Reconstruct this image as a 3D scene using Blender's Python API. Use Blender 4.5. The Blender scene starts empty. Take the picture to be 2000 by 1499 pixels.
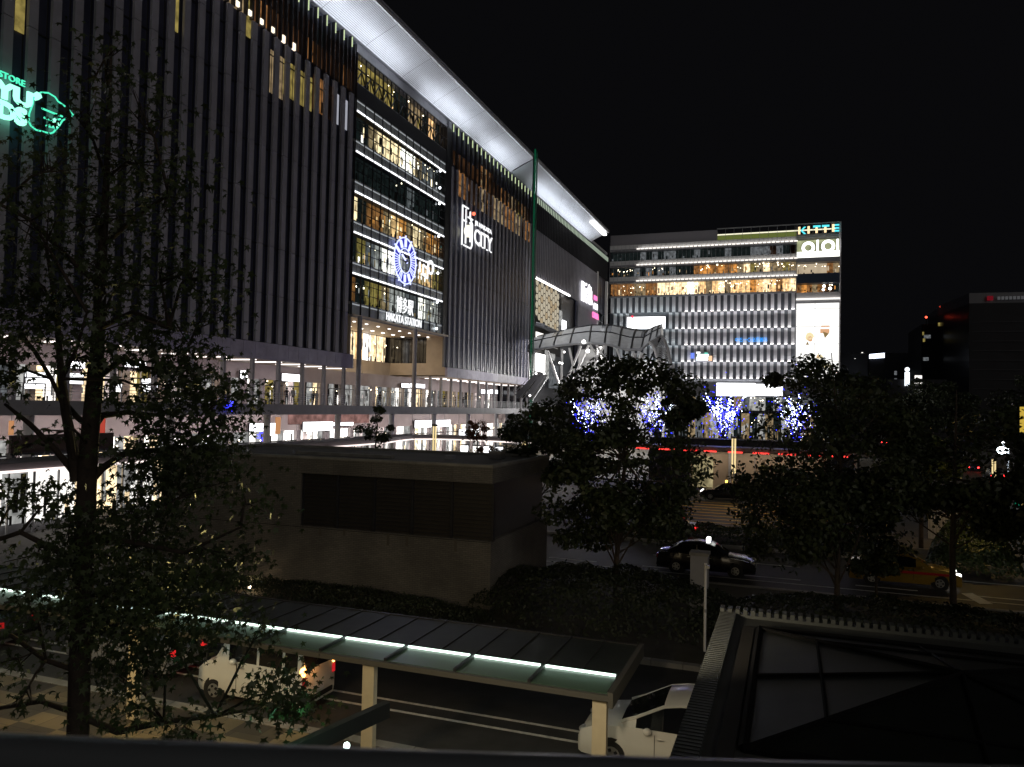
import bpy, math, random
from mathutils import Vector, Matrix
import numpy as np
R = math.radians
sc = bpy.context.scene
col = sc.collection
random.seed(7)

# ------------------------------------------------------------------ camera
F = 1500.0; EYE = 8.0            # focal length in pixels of the 2000 px wide photograph, eye height
def _n(v):
    v = np.array(v, float); return v/np.linalg.norm(v)
_Y = _n([541, -57.5, -F]); _Z = _n([0.021, 1, -0.0307]); _Z = _n(_Z-_Z.dot(_Y)*_Y); _X = np.cross(_Y, _Z)
RW = np.array([_X, _Y, _Z])
cam_d = bpy.data.cameras.new('camera'); cam = bpy.data.objects.new('camera', cam_d); col.objects.link(cam)
m = Matrix([list(RW[i])+[0] for i in range(3)]+[[0, 0, 0, 1]]); m.translation = Vector((0, 0, EYE))
cam.matrix_world = m
cam_d.sensor_width = 36; cam_d.lens = 36*F/2000; cam_d.clip_start = 0.05; cam_d.clip_end = 2000
cam_d.dof.use_dof = True; cam_d.dof.focus_distance = 45; cam_d.dof.aperture_fstop = 12
sc.camera = cam
def ray(x, y): return RW @ np.array([x-1000, 749.5-y, -F])/F
def gX(x, y, X): r = ray(x, y); return Vector(np.array([0, 0, EYE])+r*(X/r[0]))
def gY(x, y, Y): r = ray(x, y); return Vector(np.array([0, 0, EYE])+r*(Y/r[1]))
def gZ(x, y, Z=0.0): r = ray(x, y); return Vector(np.array([0, 0, EYE])+r*((Z-EYE)/r[2]))
def gD(x, y, d): return Vector(np.array([0, 0, EYE])+ray(x, y)*d)

# ------------------------------------------------------------------ night sky, faint city glow, exposure
w = bpy.data.worlds.new("World"); sc.world = w; w.use_nodes = True
nt = w.node_tree; bg = nt.nodes['Background']
sky = nt.nodes.new('ShaderNodeTexSky'); sky.sky_type = 'NISHITA'; sky.sun_disc = False
sky.sun_elevation = R(-3); sky.sun_rotation = R(150); sky.air_density = 1.0
hs = nt.nodes.new('ShaderNodeHueSaturation'); hs.inputs['Saturation'].default_value = 0.12; hs.inputs['Value'].default_value = 0.02
ad = nt.nodes.new('ShaderNodeMixRGB'); ad.blend_type = 'ADD'; ad.inputs[0].default_value = 1
ad.inputs[2].default_value = (0.0145, 0.0145, 0.0175, 1)
nt.links.new(sky.outputs[0], hs.inputs['Color']); nt.links.new(hs.outputs[0], ad.inputs[1]); nt.links.new(ad.outputs[0], bg.inputs[0])
bg.inputs[1].default_value = 0.17
sd = bpy.data.lights.new('sun', 'SUN'); sd.energy = 0.22; sd.angle = R(40); sd.color = (1, 0.93, 0.84)
so = bpy.data.objects.new('sun', sd); col.objects.link(so)
so.rotation_euler = Vector((-0.72, 0.60, -0.40)).to_track_quat('-Z', 'Y').to_euler()
sc.view_settings.view_transform = 'Standard'; sc.view_settings.look = 'None'
sc.view_settings.exposure = 0; sc.view_settings.gamma = 1
sc.cycles.use_denoising = True; sc.cycles.max_bounces = 6; sc.cycles.transparent_max_bounces = 16
sc.cycles.sample_clamp_indirect = 3

# ------------------------------------------------------------------ materials
MATS = {}
def pbr(name, c, rough=0.6, metal=0.0, var=0.0, scale=2.0, bump=0.0, spec=0.5, coords='Object'):
    if name in MATS: return MATS[name]
    mt = bpy.data.materials.new(name); mt.use_nodes = True; t = mt.node_tree; b = t.nodes['Principled BSDF']
    b.inputs['Base Color'].default_value = (*c, 1); b.inputs['Roughness'].default_value = rough
    b.inputs['Metallic'].default_value = metal; b.inputs['Specular IOR Level'].default_value = spec
    if var or bump:
        tc = t.nodes.new('ShaderNodeTexCoord'); no = t.nodes.new('ShaderNodeTexNoise')
        no.inputs['Scale'].default_value = scale; no.inputs['Detail'].default_value = 6; no.inputs['Roughness'].default_value = 0.62
        t.links.new(tc.outputs[coords], no.inputs['Vector'])
        if var:
            r = t.nodes.new('ShaderNodeValToRGB')
            r.color_ramp.elements[0].position = 0.3; r.color_ramp.elements[1].position = 0.72
            r.color_ramp.elements[0].color = (*[x*(1-var) for x in c], 1); r.color_ramp.elements[1].color = (*[min(1, x*(1+var)) for x in c], 1)
            t.links.new(no.outputs['Fac'], r.inputs[0]); t.links.new(r.outputs[0], b.inputs['Base Color'])
        if bump:
            bp = t.nodes.new('ShaderNodeBump'); bp.inputs['Strength'].default_value = bump; bp.inputs['Distance'].default_value = 0.02
            t.links.new(no.outputs['Fac'], bp.inputs['Height']); t.links.new(bp.outputs[0], b.inputs['Normal'])
    MATS[name] = mt; return mt
def em(name, c, s):
    if name in MATS: return MATS[name]
    mt = bpy.data.materials.new(name); mt.use_nodes = True; t = mt.node_tree
    for n_ in list(t.nodes): t.nodes.remove(n_)
    o = t.nodes.new('ShaderNodeOutputMaterial'); e = t.nodes.new('ShaderNodeEmission')
    e.inputs[0].default_value = (*c, 1); e.inputs[1].default_value = s; t.links.new(e.outputs[0], o.inputs[0])
    MATS[name] = mt; return mt
def emn(name, c, s, scale=1.2, lo=0.35):
    """lit interior seen through glass: uneven glow"""
    if name in MATS: return MATS[name]
    mt = em(name, c, s); t = mt.node_tree; e = [n_ for n_ in t.nodes if n_.type == 'EMISSION'][0]
    tc = t.nodes.new('ShaderNodeTexCoord'); v = t.nodes.new('ShaderNodeTexNoise'); v.inputs['Scale'].default_value = scale; v.inputs['Detail'].default_value = 4
    r = t.nodes.new('ShaderNodeMapRange'); r.inputs[1].default_value = 0.35; r.inputs[2].default_value = 0.65; r.inputs[3].default_value = s*lo; r.inputs[4].default_value = s
    t.links.new(tc.outputs['Object'], v.inputs['Vector']); t.links.new(v.outputs['Fac'], r.inputs[0]); t.links.new(r.outputs[0], e.inputs[1])
    return mt
def glassy(name, tint=(1, 1, 1), refl=0.12, rough=0.03):
    if name in MATS: return MATS[name]
    mt = bpy.data.materials.new(name); mt.use_nodes = True; t = mt.node_tree
    for n_ in list(t.nodes): t.nodes.remove(n_)
    o = t.nodes.new('ShaderNodeOutputMaterial'); mx = t.nodes.new('ShaderNodeMixShader'); tr = t.nodes.new('ShaderNodeBsdfTransparent'); g = t.nodes.new('ShaderNodeBsdfGlossy')
    tr.inputs[0].default_value = (*tint, 1); g.inputs[0].default_value = (0.9, 0.9, 0.9, 1); g.inputs['Roughness'].default_value = rough; mx.inputs[0].default_value = refl
    t.links.new(tr.outputs[0], mx.inputs[1]); t.links.new(g.outputs[0], mx.inputs[2]); t.links.new(mx.outputs[0], o.inputs[0])
    MATS[name] = mt; return mt
def brick(name, c1, c2, mortar, sx, sy, plane='XZ', rough=0.85, bump=0.4):
    if name in MATS: return MATS[name]
    mt = pbr(name, c1, rough); t = mt.node_tree; b = t.nodes['Principled BSDF']
    tc = t.nodes.new('ShaderNodeTexCoord'); sp = t.nodes.new('ShaderNodeSeparateXYZ'); cb = t.nodes.new('ShaderNodeCombineXYZ')
    t.links.new(tc.outputs['Object'], sp.inputs[0])
    if plane == 'XZ':
        a = t.nodes.new('ShaderNodeMath'); t.links.new(sp.outputs[0], a.inputs[0]); t.links.new(sp.outputs[1], a.inputs[1])
        t.links.new(a.outputs[0], cb.inputs[0]); t.links.new(sp.outputs[2], cb.inputs[1])
    else:
        t.links.new(sp.outputs[0], cb.inputs[0]); t.links.new(sp.outputs[1], cb.inputs[1])
    br = t.nodes.new('ShaderNodeTexBrick'); br.inputs['Scale'].default_value = 1; br.inputs['Brick Width'].default_value = sx; br.inputs['Row Height'].default_value = sy
    br.inputs['Mortar Size'].default_value = 0.008; br.inputs['Color1'].default_value = (*c1, 1); br.inputs['Color2'].default_value = (*c2, 1); br.inputs['Mortar'].default_value = (*mortar, 1)
    t.links.new(cb.outputs[0], br.inputs['Vector'])
    no = t.nodes.new('ShaderNodeTexNoise'); no.inputs['Scale'].default_value = 0.7; no.inputs['Detail'].default_value = 5; t.links.new(tc.outputs['Object'], no.inputs['Vector'])
    mp = t.nodes.new('ShaderNodeMapRange'); mp.inputs[1].default_value = 0.3; mp.inputs[2].default_value = 0.7; mp.inputs[3].default_value = 0.7; mp.inputs[4].default_value = 1.15
    t.links.new(no.outputs[0], mp.inputs[0])
    mx = t.nodes.new('ShaderNodeMixRGB'); mx.blend_type = 'MULTIPLY'; mx.inputs[0].default_value = 1
    t.links.new(br.outputs[0], mx.inputs[1]); t.links.new(mp.outputs[0], mx.inputs[2]); t.links.new(mx.outputs[0], b.inputs['Base Color'])
    bp = t.nodes.new('ShaderNodeBump'); bp.inputs['Strength'].default_value = bump; bp.inputs['Distance'].default_value = 0.01; bp.invert = True
    t.links.new(br.outputs['Fac'], bp.inputs['Height']); t.links.new(bp.outputs[0], b.inputs['Normal'])
    return mt
steel = pbr('painted_steel', (0.42, 0.43, 0.45), 0.45, 0.2, 0.1, 3)
darkst = pbr('dark_steel', (0.035, 0.035, 0.04), 0.4, 0.3, 0.2, 4)
finm = pbr('fin_cladding', (0.31, 0.305, 0.35), 0.5, 0.0, 0.16, 0.35)
blueglass = pbr('blue_reflection_glass', (0.05, 0.054, 0.095), 0.3, 0, 0.3, 0.3, spec=0.4)  # bluish reflection of the glass is put into the base colour
blackglass = pbr('night_glass', (0.006, 0.007, 0.012), 0.12, 0, 0, spec=0.45)
whitep = pbr('white_panel', (0.75, 0.75, 0.76), 0.5, 0, 0.08, 0.6)
greyp = pbr('grey_panel', (0.28, 0.28, 0.3), 0.55, 0, 0.15, 0.8)
beige = pbr('beige_stone', (0.42, 0.35, 0.27), 0.6, 0, 0.12, 0.6)
conc = pbr('concrete', (0.24, 0.23, 0.21), 0.85, 0, 0.25, 1.5, 0.3)
asph = pbr('asphalt', (0.036, 0.035, 0.034), 0.7, 0, 0.35, 1.2, 0.5)
paint = pbr('road_paint', (0.6, 0.6, 0.57), 0.7, 0, 0.3, 6)
ypaint = pbr('yellow_road_paint', (0.55, 0.36, 0.08), 0.7, 0, 0.3, 6)
leafm = pbr('leaf', (0.055, 0.085, 0.028), 0.5, 0, 0.6, 1.1)
leaf2 = pbr('dark_leaf', (0.032, 0.045, 0.016), 0.55, 0, 0.6, 0.8)
bark = pbr('bark', (0.06, 0.045, 0.035), 0.9, 0, 0.4, 7, 0.7)
rubber = pbr('rubber', (0.012, 0.012, 0.013), 0.8)
alloy = pbr('alloy', (0.5, 0.5, 0.5), 0.35, 0.7)
W1 = em('white_light', (1, 0.97, 0.92), 5.0); W2 = em('soft_white_light', (1, 0.96, 0.9), 1.3)
W3 = em('cool_white_light', (0.85, 0.93, 1), 5.5)
SIG = em('sign_white', (0.97, 0.98, 1), 2.6)
warmA = emn('warm_interior', (1, 0.62, 0.28), 1.6); warmB = emn('pale_warm_interior', (1, 0.76, 0.45), 2.2)
warmC = emn('brown_interior', (0.8, 0.36, 0.12), 0.42); warmD = emn('dim_tan_interior', (0.8, 0.58, 0.32), 0.45)
orangeI = emn('orange_interior', (1, 0.42, 0.1), 0.9); greyI = emn('grey_interior', (0.7, 0.75, 0.8), 0.22); greyJ = emn('pale_grey_interior', (0.85, 0.85, 0.82), 0.6)
darkI = emn('dark_interior', (0.35, 0.5, 0.5), 0.03); whiteI = emn('white_interior', (1, 0.95, 0.88), 3.2)
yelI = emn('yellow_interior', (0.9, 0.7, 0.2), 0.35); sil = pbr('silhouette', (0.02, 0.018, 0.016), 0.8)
pinkI = emn('pink_white_shopfront', (1, 0.82, 0.78), 1.1)
lampw = em('bulb_glow', (1, 0.85, 0.6), 9)

# ------------------------------------------------------------------ mesh building
class MB:
    def __init__(s): s.v = []; s.f = []; s.m = []; s.mats = []
    def mi(s, mt):
        if mt not in s.mats: s.mats.append(mt)
        return s.mats.index(mt)
    def poly(s, pts, mt):
        n0 = len(s.v); s.v += [tuple(p) for p in pts]; s.f.append(tuple(range(n0, n0+len(pts)))); s.m.append(s.mi(mt))
    def box(s, x0, x1, y0, y1, z0, z1, mt):
        if x0 > x1: x0, x1 = x1, x0
        if y0 > y1: y0, y1 = y1, y0
        n0 = len(s.v)
        s.v += [(x, y, z) for z in (z0, z1) for y in (y0, y1) for x in (x0, x1)]
        for q in ((0, 2, 3, 1), (4, 5, 7, 6), (0, 1, 5, 4), (1, 3, 7, 5), (3, 2, 6, 7), (2, 0, 4, 6)):
            s.f.append(tuple(n0+i for i in q)); s.m.append(s.mi(mt))
    def obox(s, c, ux, uy, uz, mt):
        """oriented box: centre and three half vectors"""
        c = Vector(c); ux = Vector(ux); uy = Vector(uy); uz = Vector(uz); n0 = len(s.v)
        s.v += [tuple(c+a*ux+b*uy+d*uz) for d in (-1, 1) for b in (-1, 1) for a in (-1, 1)]
        for q in ((0, 2, 3, 1), (4, 5, 7, 6), (0, 1, 5, 4), (1, 3, 7, 5), (3, 2, 6, 7), (2, 0, 4, 6)):
            s.f.append(tuple(n0+i for i in q)); s.m.append(s.mi(mt))
    def tube(s, pts, rad, mt, n=8, cap=True):
        pts = [Vector(p) for p in pts]
        if not hasattr(rad, '__len__'): rad = [rad]*len(pts)
        n0 = len(s.v); prev = None
        for i, p in enumerate(pts):
            d = (pts[min(i+1, len(pts)-1)]-pts[max(i-1, 0)]).normalized()
            a = prev if prev is not None else (Vector((0, 0, 1)) if abs(d.z) < .9 else Vector((1, 0, 0)))
            u = (a-d*a.dot(d)).normalized(); prev = u; v = d.cross(u)
            for k in range(n):
                t = 2*math.pi*k/n; s.v.append(tuple(p+(u*math.cos(t)+v*math.sin(t))*rad[i]))
        mi = s.mi(mt)
        for i in range(len(pts)-1):
            for k in range(n):
                a = n0+i*n+k; b = n0+i*n+(k+1) % n; s.f.append((a, b, b+n, a+n)); s.m.append(mi)
        if cap:
            s.f.append(tuple(n0+k for k in reversed(range(n)))); s.m.append(mi)
            e = n0+(len(pts)-1)*n; s.f.append(tuple(e+k for k in range(n))); s.m.append(mi)
    def ball(s, c, r, mt, n=8, m=6, sz=1.0):
        n0 = len(s.v); mi = s.mi(mt); c = Vector(c)
        for i in range(1, m):
            t = math.pi*i/m
            for k in range(n):
                p = 2*math.pi*k/n; s.v.append(tuple(c+Vector((r*math.sin(t)*math.cos(p), r*math.sin(t)*math.sin(p), r*sz*math.cos(t)))))
        s.v.append(tuple(c+Vector((0, 0, r*sz)))); s.v.append(tuple(c-Vector((0, 0, r*sz)))); T = len(s.v)-2; B = T+1
        for i in range(m-2):
            for k in range(n):
                a = n0+i*n+k; b = n0+i*n+(k+1) % n; s.f.append((a, a+n, b+n, b)); s.m.append(mi)
        for k in range(n):
            s.f.append((T, n0+k, n0+(k+1) % n)); s.m.append(mi); e = n0+(m-2)*n; s.f.append((B, e+(k+1) % n, e+k)); s.m.append(mi)
    def prism(s, outline, c, ux, uy, uz, th, mt):
        """2-D outline (list of (a,b)) in plane c+a*ux+b*uy, extruded th along uz"""
        c = Vector(c); ux = Vector(ux); uy = Vector(uy); uz = Vector(uz); n0 = len(s.v); n = len(outline); mi = s.mi(mt)
        for k in (0, th): s.v += [tuple(c+a*ux+b*uy+k*uz) for a, b in outline]
        s.f.append(tuple(n0+i for i in reversed(range(n)))); s.m.append(mi)
        s.f.append(tuple(n0+n+i for i in range(n))); s.m.append(mi)
        for i in range(n):
            j = (i+1) % n; s.f.append((n0+i, n0+j, n0+n+j, n0+n+i)); s.m.append(mi)
    def build(s, name, parent=None, smooth=None):
        me = bpy.data.meshes.new(name); me.from_pydata(s.v, [], s.f)
        for mt in s.mats: me.materials.append(mt)
        me.polygons.foreach_set('material_index', s.m)
        if smooth is not None:
            me.polygons.foreach_set('use_smooth', [True]*len(s.f)); me.set_sharp_from_angle(angle=R(smooth))
        me.update(); o = bpy.data.objects.new(name, me); col.objects.link(o)
        if parent is not None: adopt(o, parent)
        return o
def adopt(o, parent):
    """parent o, keeping where it stands (things stand unrotated while they are being built)"""
    o.parent = parent
    if parent.type == 'EMPTY' and parent.parent is None: o.matrix_parent_inverse = Matrix.Translation(-parent.location)
def thing(name, label, cat, loc=(0, 0, 0), rz=0, group=None):
    o = bpy.data.objects.new(name, None); col.objects.link(o); o.location = loc; o.rotation_euler = (0, 0, rz); o.empty_display_size = 0.3
    return tag(o, label, cat, group)
def tag(o, label, cat, group=None):
    o['label'] = label; o['category'] = cat
    if group: o['group'] = group
    return o
def struct(o, kind='structure'): o['kind'] = kind; return o
def dup(root, loc=None, rz=None, label=None, group=None):
    def cp(o, par):
        c = o.copy(); col.objects.link(c)
        if par is not None: c.parent = par
        for ch in o.children: cp(ch, c)
        return c
    r = cp(root, None)
    if loc is not None: r.location = loc
    if rz is not None: r.rotation_euler = (0, 0, rz)
    if label: r['label'] = label
    if group: r['group'] = group
    return r
def text(name, body, origin, right, up, width, height, mt, parent=None, extr=0.05, bold=0.0):
    """real lettering as a mesh: origin = lower left corner in the world"""
    cu = bpy.data.curves.new(name, 'FONT'); cu.body = body; cu.size = 1; cu.extrude = 0.02; cu.offset = bold; cu.resolution_u = 3
    o = bpy.data.objects.new(name, cu); col.objects.link(o); bpy.context.view_layer.update()
    me = bpy.data.meshes.new_from_object(o.evaluated_get(bpy.context.evaluated_depsgraph_get()))
    bpy.data.objects.remove(o)
    co = np.empty(len(me.vertices)*3); me.vertices.foreach_get('co', co); co = co.reshape(-1, 3)
    if len(co) == 0: print('EMPTY TEXT', name); return None
    lo = co.min(0); hi = co.max(0); s = (co-lo)/np.maximum(hi-lo, 1e-6)
    r = np.array(right, float); u = np.array(up, float); nrm = np.cross(r, u); og = np.array(origin, float)
    P = og+np.outer(s[:, 0]*width, r)+np.outer(s[:, 1]*height, u)+np.outer(s[:, 2]*extr, nrm)
    me.vertices.foreach_set('co', P.ravel()); me.materials.clear(); me.materials.append(mt); me.update(); me.name = name
    ob = bpy.data.objects.new(name, me); col.objects.link(ob)
    if parent is not None: adopt(ob, parent)
    return ob
def lamp(name, kind, loc, energy, color, size=0.2, direction=None, sy=None, parent=None, spot=None, long=(0, 1, 0)):
    l = bpy.data.lights.new(name, kind); l.energy = energy; l.color = color
    if kind == 'AREA':
        l.size = size
        if sy: l.shape = 'RECTANGLE'; l.size_y = sy
    elif kind == 'SPOT': l.spot_size = spot or 1.2; l.spot_blend = 0.7; l.shadow_soft_size = size
    else: l.shadow_soft_size = size
    o = bpy.data.objects.new(name, l); col.objects.link(o); o.location = loc
    if direction is not None and sy:
        z = -Vector(direction).normalized(); y = Vector(long); y = (y-z*y.dot(z)).normalized(); x = y.cross(z)
        o.rotation_euler = Matrix([x, y, z]).transposed().to_euler()
    elif direction is not None: o.rotation_euler = Vector(direction).to_track_quat('-Z', 'Y').to_euler()
    if parent is not None: adopt(o, parent)
    return o
rnd = random.Random(3)
def interior(mb, P, U, W, z0, z1, n, cols, N, clutter=3, lamps=0.3, furn=True, dark=0.15):
    """what shows behind a shop or office window: back wall bays, shelves, curtains, lamps and dark figures of furniture"""
    P = Vector(P); U = Vector(U); N = Vector(N); H = z1-z0; bw = W/n; Z = Vector((0, 0, 1))
    def q(u0, u1, a, b, off, mt):
        A = P+N*off
        mb.poly([A+U*u0+Z*a, A+U*u1+Z*a, A+U*u1+Z*b, A+U*u0+Z*b], mt)
    for i in range(n):
        c = cols[i] if isinstance(cols, (list, tuple)) and len(cols) == n else rnd.choice(cols)
        u = i*bw; q(u, u+bw, z0, z1, 0, c)
        for k in range(clutter):
            a = u+rnd.random()*bw*0.8; ww = bw*rnd.uniform(0.06, 0.28); h0 = z0+H*rnd.uniform(0.0, 0.5); hh = H*rnd.uniform(0.12, 0.45)
            cc = rnd.choice(cols) if rnd.random() > dark*2 else sil
            q(a, min(a+ww, u+bw), h0, min(h0+hh, z1), 0.06+0.03*k, cc)
        if rnd.random() < lamps:
            for k in range(rnd.randint(1, 3)):
                a = u+rnd.random()*bw*0.9; h = z0+H*rnd.uniform(0.6, 0.93); s_ = rnd.uniform(0.08, 0.2)
                q(a, a+s_*1.3, h, h+s_, 0.35, lampw)
        if furn:
            for k in range(2):
                a = u+rnd.random()*bw*0.8; h = H*rnd.uniform(0.05, 0.22)
                q(a, a+bw*rnd.uniform(0.08, 0.22), z0, z0+h, 0.3+0.03*k, sil)

# ================================================================== ground, roads, pavements
def sheet(name, x0, x1, y0, y1, z, mt, kind='structure', mb=None):
    mb = MB(); mb.poly([(x0, y0, z), (x1, y0, z), (x1, y1, z), (x0, y1, z)], mt); return struct(mb.build(name), kind)
mb = MB(); mb.poly([(-900, -300, 0), (900, -300, 0), (900, 1300, 0), (-900, 1300, 0)], pbr('ground_paving', (0.09, 0.085, 0.08), 0.8, 0, 0.3, 0.4, 0.2))
struct(mb.build('ground'))
sheet('near_road', -140, 60, 16.2, 24.4, 0.004, asph); sheet('taxi_road', -12, 140, 37.0, 46.6, 0.004, asph)
sheet('rotary_road', -36, 60, 52.5, 76, 0.004, asph); sheet('bus_road', -37.0, -25.4, 20, 81, 0.008, asph)
mb = MB()
for y in (18.15, 18.75): mb.box(-60, 0, y-0.05, y+0.05, 0.0045, 0.012, paint)
struct(mb.build('lane_lines'))
mb = MB()
for y in (39.6, 42.9):
    for i in range(22): mb.box(-12+i*5, -12+i*5+2.6, y-0.06, y+0.06, 0.0045, 0.012, paint)
mb.box(-12, 30, 38.55, 38.65, 0.0045, 0.012, paint)
struct(mb.build('taxi_lane_lines'))
mb = MB()
for i in range(11): mb.box(-9.2, 3, 51.8+i*1.75, 51.95+i*1.75+0.03*i, 0.0125, 0.02, ypaint)
mb.box(-9.45, -9.25, 52, 69.5, 0.0125, 0.02, paint)
struct(mb.build('parking_stripes'))
mb = MB(); mb.poly([(7.4, 39.9, .014), (7.9, 40.1, .014), (8.3, 38.2, .014), (7.75, 38.0, .014)], paint); struct(mb.build('stop_line'))
mb = MB()
a = gZ(10, 1045); b = gZ(112, 1029); c = gZ(60, 1024)
for p, q in ((a, b), (b, c)):
    d = (q-p).normalized(); n_ = Vector((-d.y, d.x, 0))*0.07; z = Vector((0, 0, .014)); mb.poly([p-n_+z, q-n_+z, q+n_+z, p+n_+z], paint)
struct(mb.build('bus_bay_lines'))
# pavements: raised slabs with a kerb
tile = brick('pavement_tiles', (0.21, 0.175, 0.11), (0.085, 0.075, 0.06), (0.05, 0.045, 0.04), 1.3, 0.9, 'XY', 0.6, 0.2)
mb = MB(); mb.box(-140, 60, -2, 15.85, 0, 0.13, tile); struct(mb.build('near_pavement'))
t_ = tile.node_tree; ck_ = t_.nodes.new('ShaderNodeTexChecker'); ck_.inputs['Scale'].default_value = .8; ck_.inputs['Color1'].default_value = (1.25, 1.2, 1.05, 1); ck_.inputs['Color2'].default_value = (.42, .42, .45, 1)
mq = t_.nodes.new('ShaderNodeMixRGB'); mq.blend_type = 'MULTIPLY'; mq.inputs[0].default_value = 1; lk = t_.nodes['Principled BSDF'].inputs['Base Color'].links[0].from_socket
t_.links.new([n for n in t_.nodes if n.type == 'TEX_COORD'][0].outputs['Object'], ck_.inputs['Vector']); t_.links.new(lk, mq.inputs[1]); t_.links.new(ck_.outputs[0], mq.inputs[2]); t_.links.new(mq.outputs[0], t_.nodes['Principled BSDF'].inputs['Base Color'])
mb = MB()
x = -60.0
while x < 10: mb.box(x, x+0.98, 15.86, 16.18, 0, 0.14, conc); x += 1.0
struct(mb.build('near_kerb'))
mb = MB(); mb.box(-23.5, 60, 24.7, 36.4, 0, 0.12, pbr('soil', (0.05, 0.045, 0.03), .9, 0, .3, 1)); struct(mb.build('island_bed'))
mb = MB()
x = -24.0
while x < 40:
    mb.box(x, x+0.98, 24.4, 24.68, 0, 0.16, conc); mb.box(x, x+0.98, 36.42, 36.7, 0, 0.16, conc); mb.box(x, x+0.98, 46.9, 47.2, 0, 0.16, conc); x += 1.0
struct(mb.build('island_kerb'))
mb = MB(); mb.box(-12, 60, 47.2, 51.2, 0, 0.13, pbr('verge_soil', (0.03, 0.034, 0.02), .9, 0, .3, 1)); struct(mb.build('verge'))
mb = MB(); mb.box(-70, 90, 86, 150, 0, 0.13, tile); struct(mb.build('plaza_pavement'))

# ================================================================== the big station building
XF = -50.0
st = thing('station_building', 'huge station block with vertical white fins, glass middle and glowing white eaves', 'building', (-66, 110, 0))
TOP = 52.4
def fins(y0, y1, pitch, width, ztop, zbot, name, xf=XF, depth=0.55, holes=()):
    mb = MB(); y = y0
    while y < y1-width*0.5:
        zb = zbot
        for (ha, hb, hz) in holes:
            if ha <= y <= hb: zb = hz
        z = zb
        while z < ztop-0.2:
            zt = min(z+4.95, ztop); mb.box(xf-depth, xf, y, y+width, z, zt-0.05, finm); z = zt
        y += pitch
    return mb.build(name, st)
# fin screens
fins(29.0, 80.6, 1.79, 0.70, 45.6, 14.05, 'fin_screen', depth=0.26); fins(108.9, 149.2, 1.93, 0.55, 45.6, 14.05, 'fin_screen', depth=0.16)
fins(150.6, 206, 1.25, 0.42, 45.3, 9.0, 'fin_screen', depth=0.2, holes=((150, 186, 35.0),))
# dark upper fins in front of the top floors
mb = MB(); y = 29.0
while y < 80.9: mb.box(XF-0.5, XF-0.1, y, y+0.2, 45.7, TOP, darkst); mb.box(XF-0.5, XF-0.1, y+.9, y+1.1, 45.7, TOP-.6, darkst); mb.box(XF-0.12, XF+0.02, y+0.04, y+0.12, TOP-1.3, TOP-0.1, em('eaves_marker_light', (0.8, 0.95, 0.55), 0.75)); y += 0.895*2
mb.build('upper_fin_screen', st); mb = MB(); y = 109.0
while y < 149: mb.box(XF-0.5, XF-0.1, y, y+0.14, 45.7, TOP, darkst); mb.box(XF-0.12, XF+0.02, y, y+0.14, TOP-1.3, TOP-0.1, MATS['eaves_marker_light']); y += 1.93
mb.build('upper_fin_screen', st)
mb = MB(); y = 150.7
while y < 218.5:
    mb.box(XF-0.5, XF-0.1, y, y+0.12, 45.4, TOP, darkst); mb.box(XF-0.1, XF+0.05, y, y+0.25, TOP-1.5, TOP-0.3, em('eaves_marker_light_far', (0.75, 0.9, 0.7), 0.5)); y += 1.25
mb.box(XF-0.56, XF-0.52, 150.6, 218.6, 45.4, TOP, pbr('dark_mesh', (0.05, 0.05, 0.055), .6)); mb.build('upper_fin_screen', st)
# dark glass walls behind the fins (bays with spandrels)
def glasswall(y0, y1, z0, z1, dx=0.7, bay=1.8, nm='glass_wall', mt=None):
    mb = MB(); mb.box(XF-dx-0.2, XF-dx, y0, y1, z0, z1, mt or blueglass)
    y = y0
    while y < y1: mb.box(XF-dx, XF-dx+0.07, y, y+0.08, z0, z1, darkst); y += bay
    z = z0
    while z < z1: mb.box(XF-dx, XF-dx+0.09, y0, y1, z, z+0.12, darkst); z += 4.95
    return mb.build(nm, st)
glasswall(29, 81.2, 14.05, 52.5); glasswall(108.7, 149.6, 14.05, 52.5, bay=1.93); glasswall(150.5, 218.8, 35.2, 52.5, dx=0.75, bay=2.5); glasswall(186.5, 206.5, 9, 35.2, bay=2.5)
# lit upper floors seen between the fins
def lit_band(y0, y1, z0, z1, n, cols, nm='upper_window', clutter=2, lamps=0.1):
    mb = MB(); interior(mb, (XF-0.66, y0, 0), (0, 1, 0), y1-y0, z0, z1, n, cols, (0.1, 0, 0), clutter=clutter, lamps=0, furn=False)
    return mb.build(nm, st)
brownD = emn('dark_brown_interior', (0.6, 0.3, 0.17), 0.045, 0.3, .1); brownE = emn('rust_interior', (0.75, 0.34, 0.15), 0.13, 0.3, .15)
lit_band(52, 63, 45.9, 48.9, 8, [warmD, brownE, brownE]); lit_band(52, 63, 49, 51.5, 8, [brownE, brownD, brownE]); lit_band(63, 80.8, 46.2, 48.6, 11, [brownE, brownD, warmC]); lit_band(63, 80.8, 48.7, 50.6, 11, [brownD, brownD, darkI])
lit_band(29, 52, 46, 51.0, 12, [brownD, MATS['dark_interior'], brownD])
for i in range(7): mb = MB(); mb.box(XF-0.4, XF-0.2, 57.2+i*1.79, 57.8+i*1.79, 46.0-0.25*(i > 4), 46.5, em('sill_light', (1, 0.85, 0.65), 1.6)); mb.build('sill_lamp', st)
lit_band(64.8, 67, 39.9, 44.4, 1, [warmD]); lit_band(67, 72.2, 40.6, 44.4, 3, [yelI, yelI, yelI]); lit_band(72.4, 76.2, 41, 45, 3, [brownE, warmC, brownD])
for y in (76.9, 78.8): mb = MB(); mb.box(XF-0.62, XF-0.6, y+.2, y+0.65, 41, 44.6, em('bare_tube_light', (0.85, 0.87, 1), 0.4)); mb.build('odd_lit_window', st)
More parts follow.
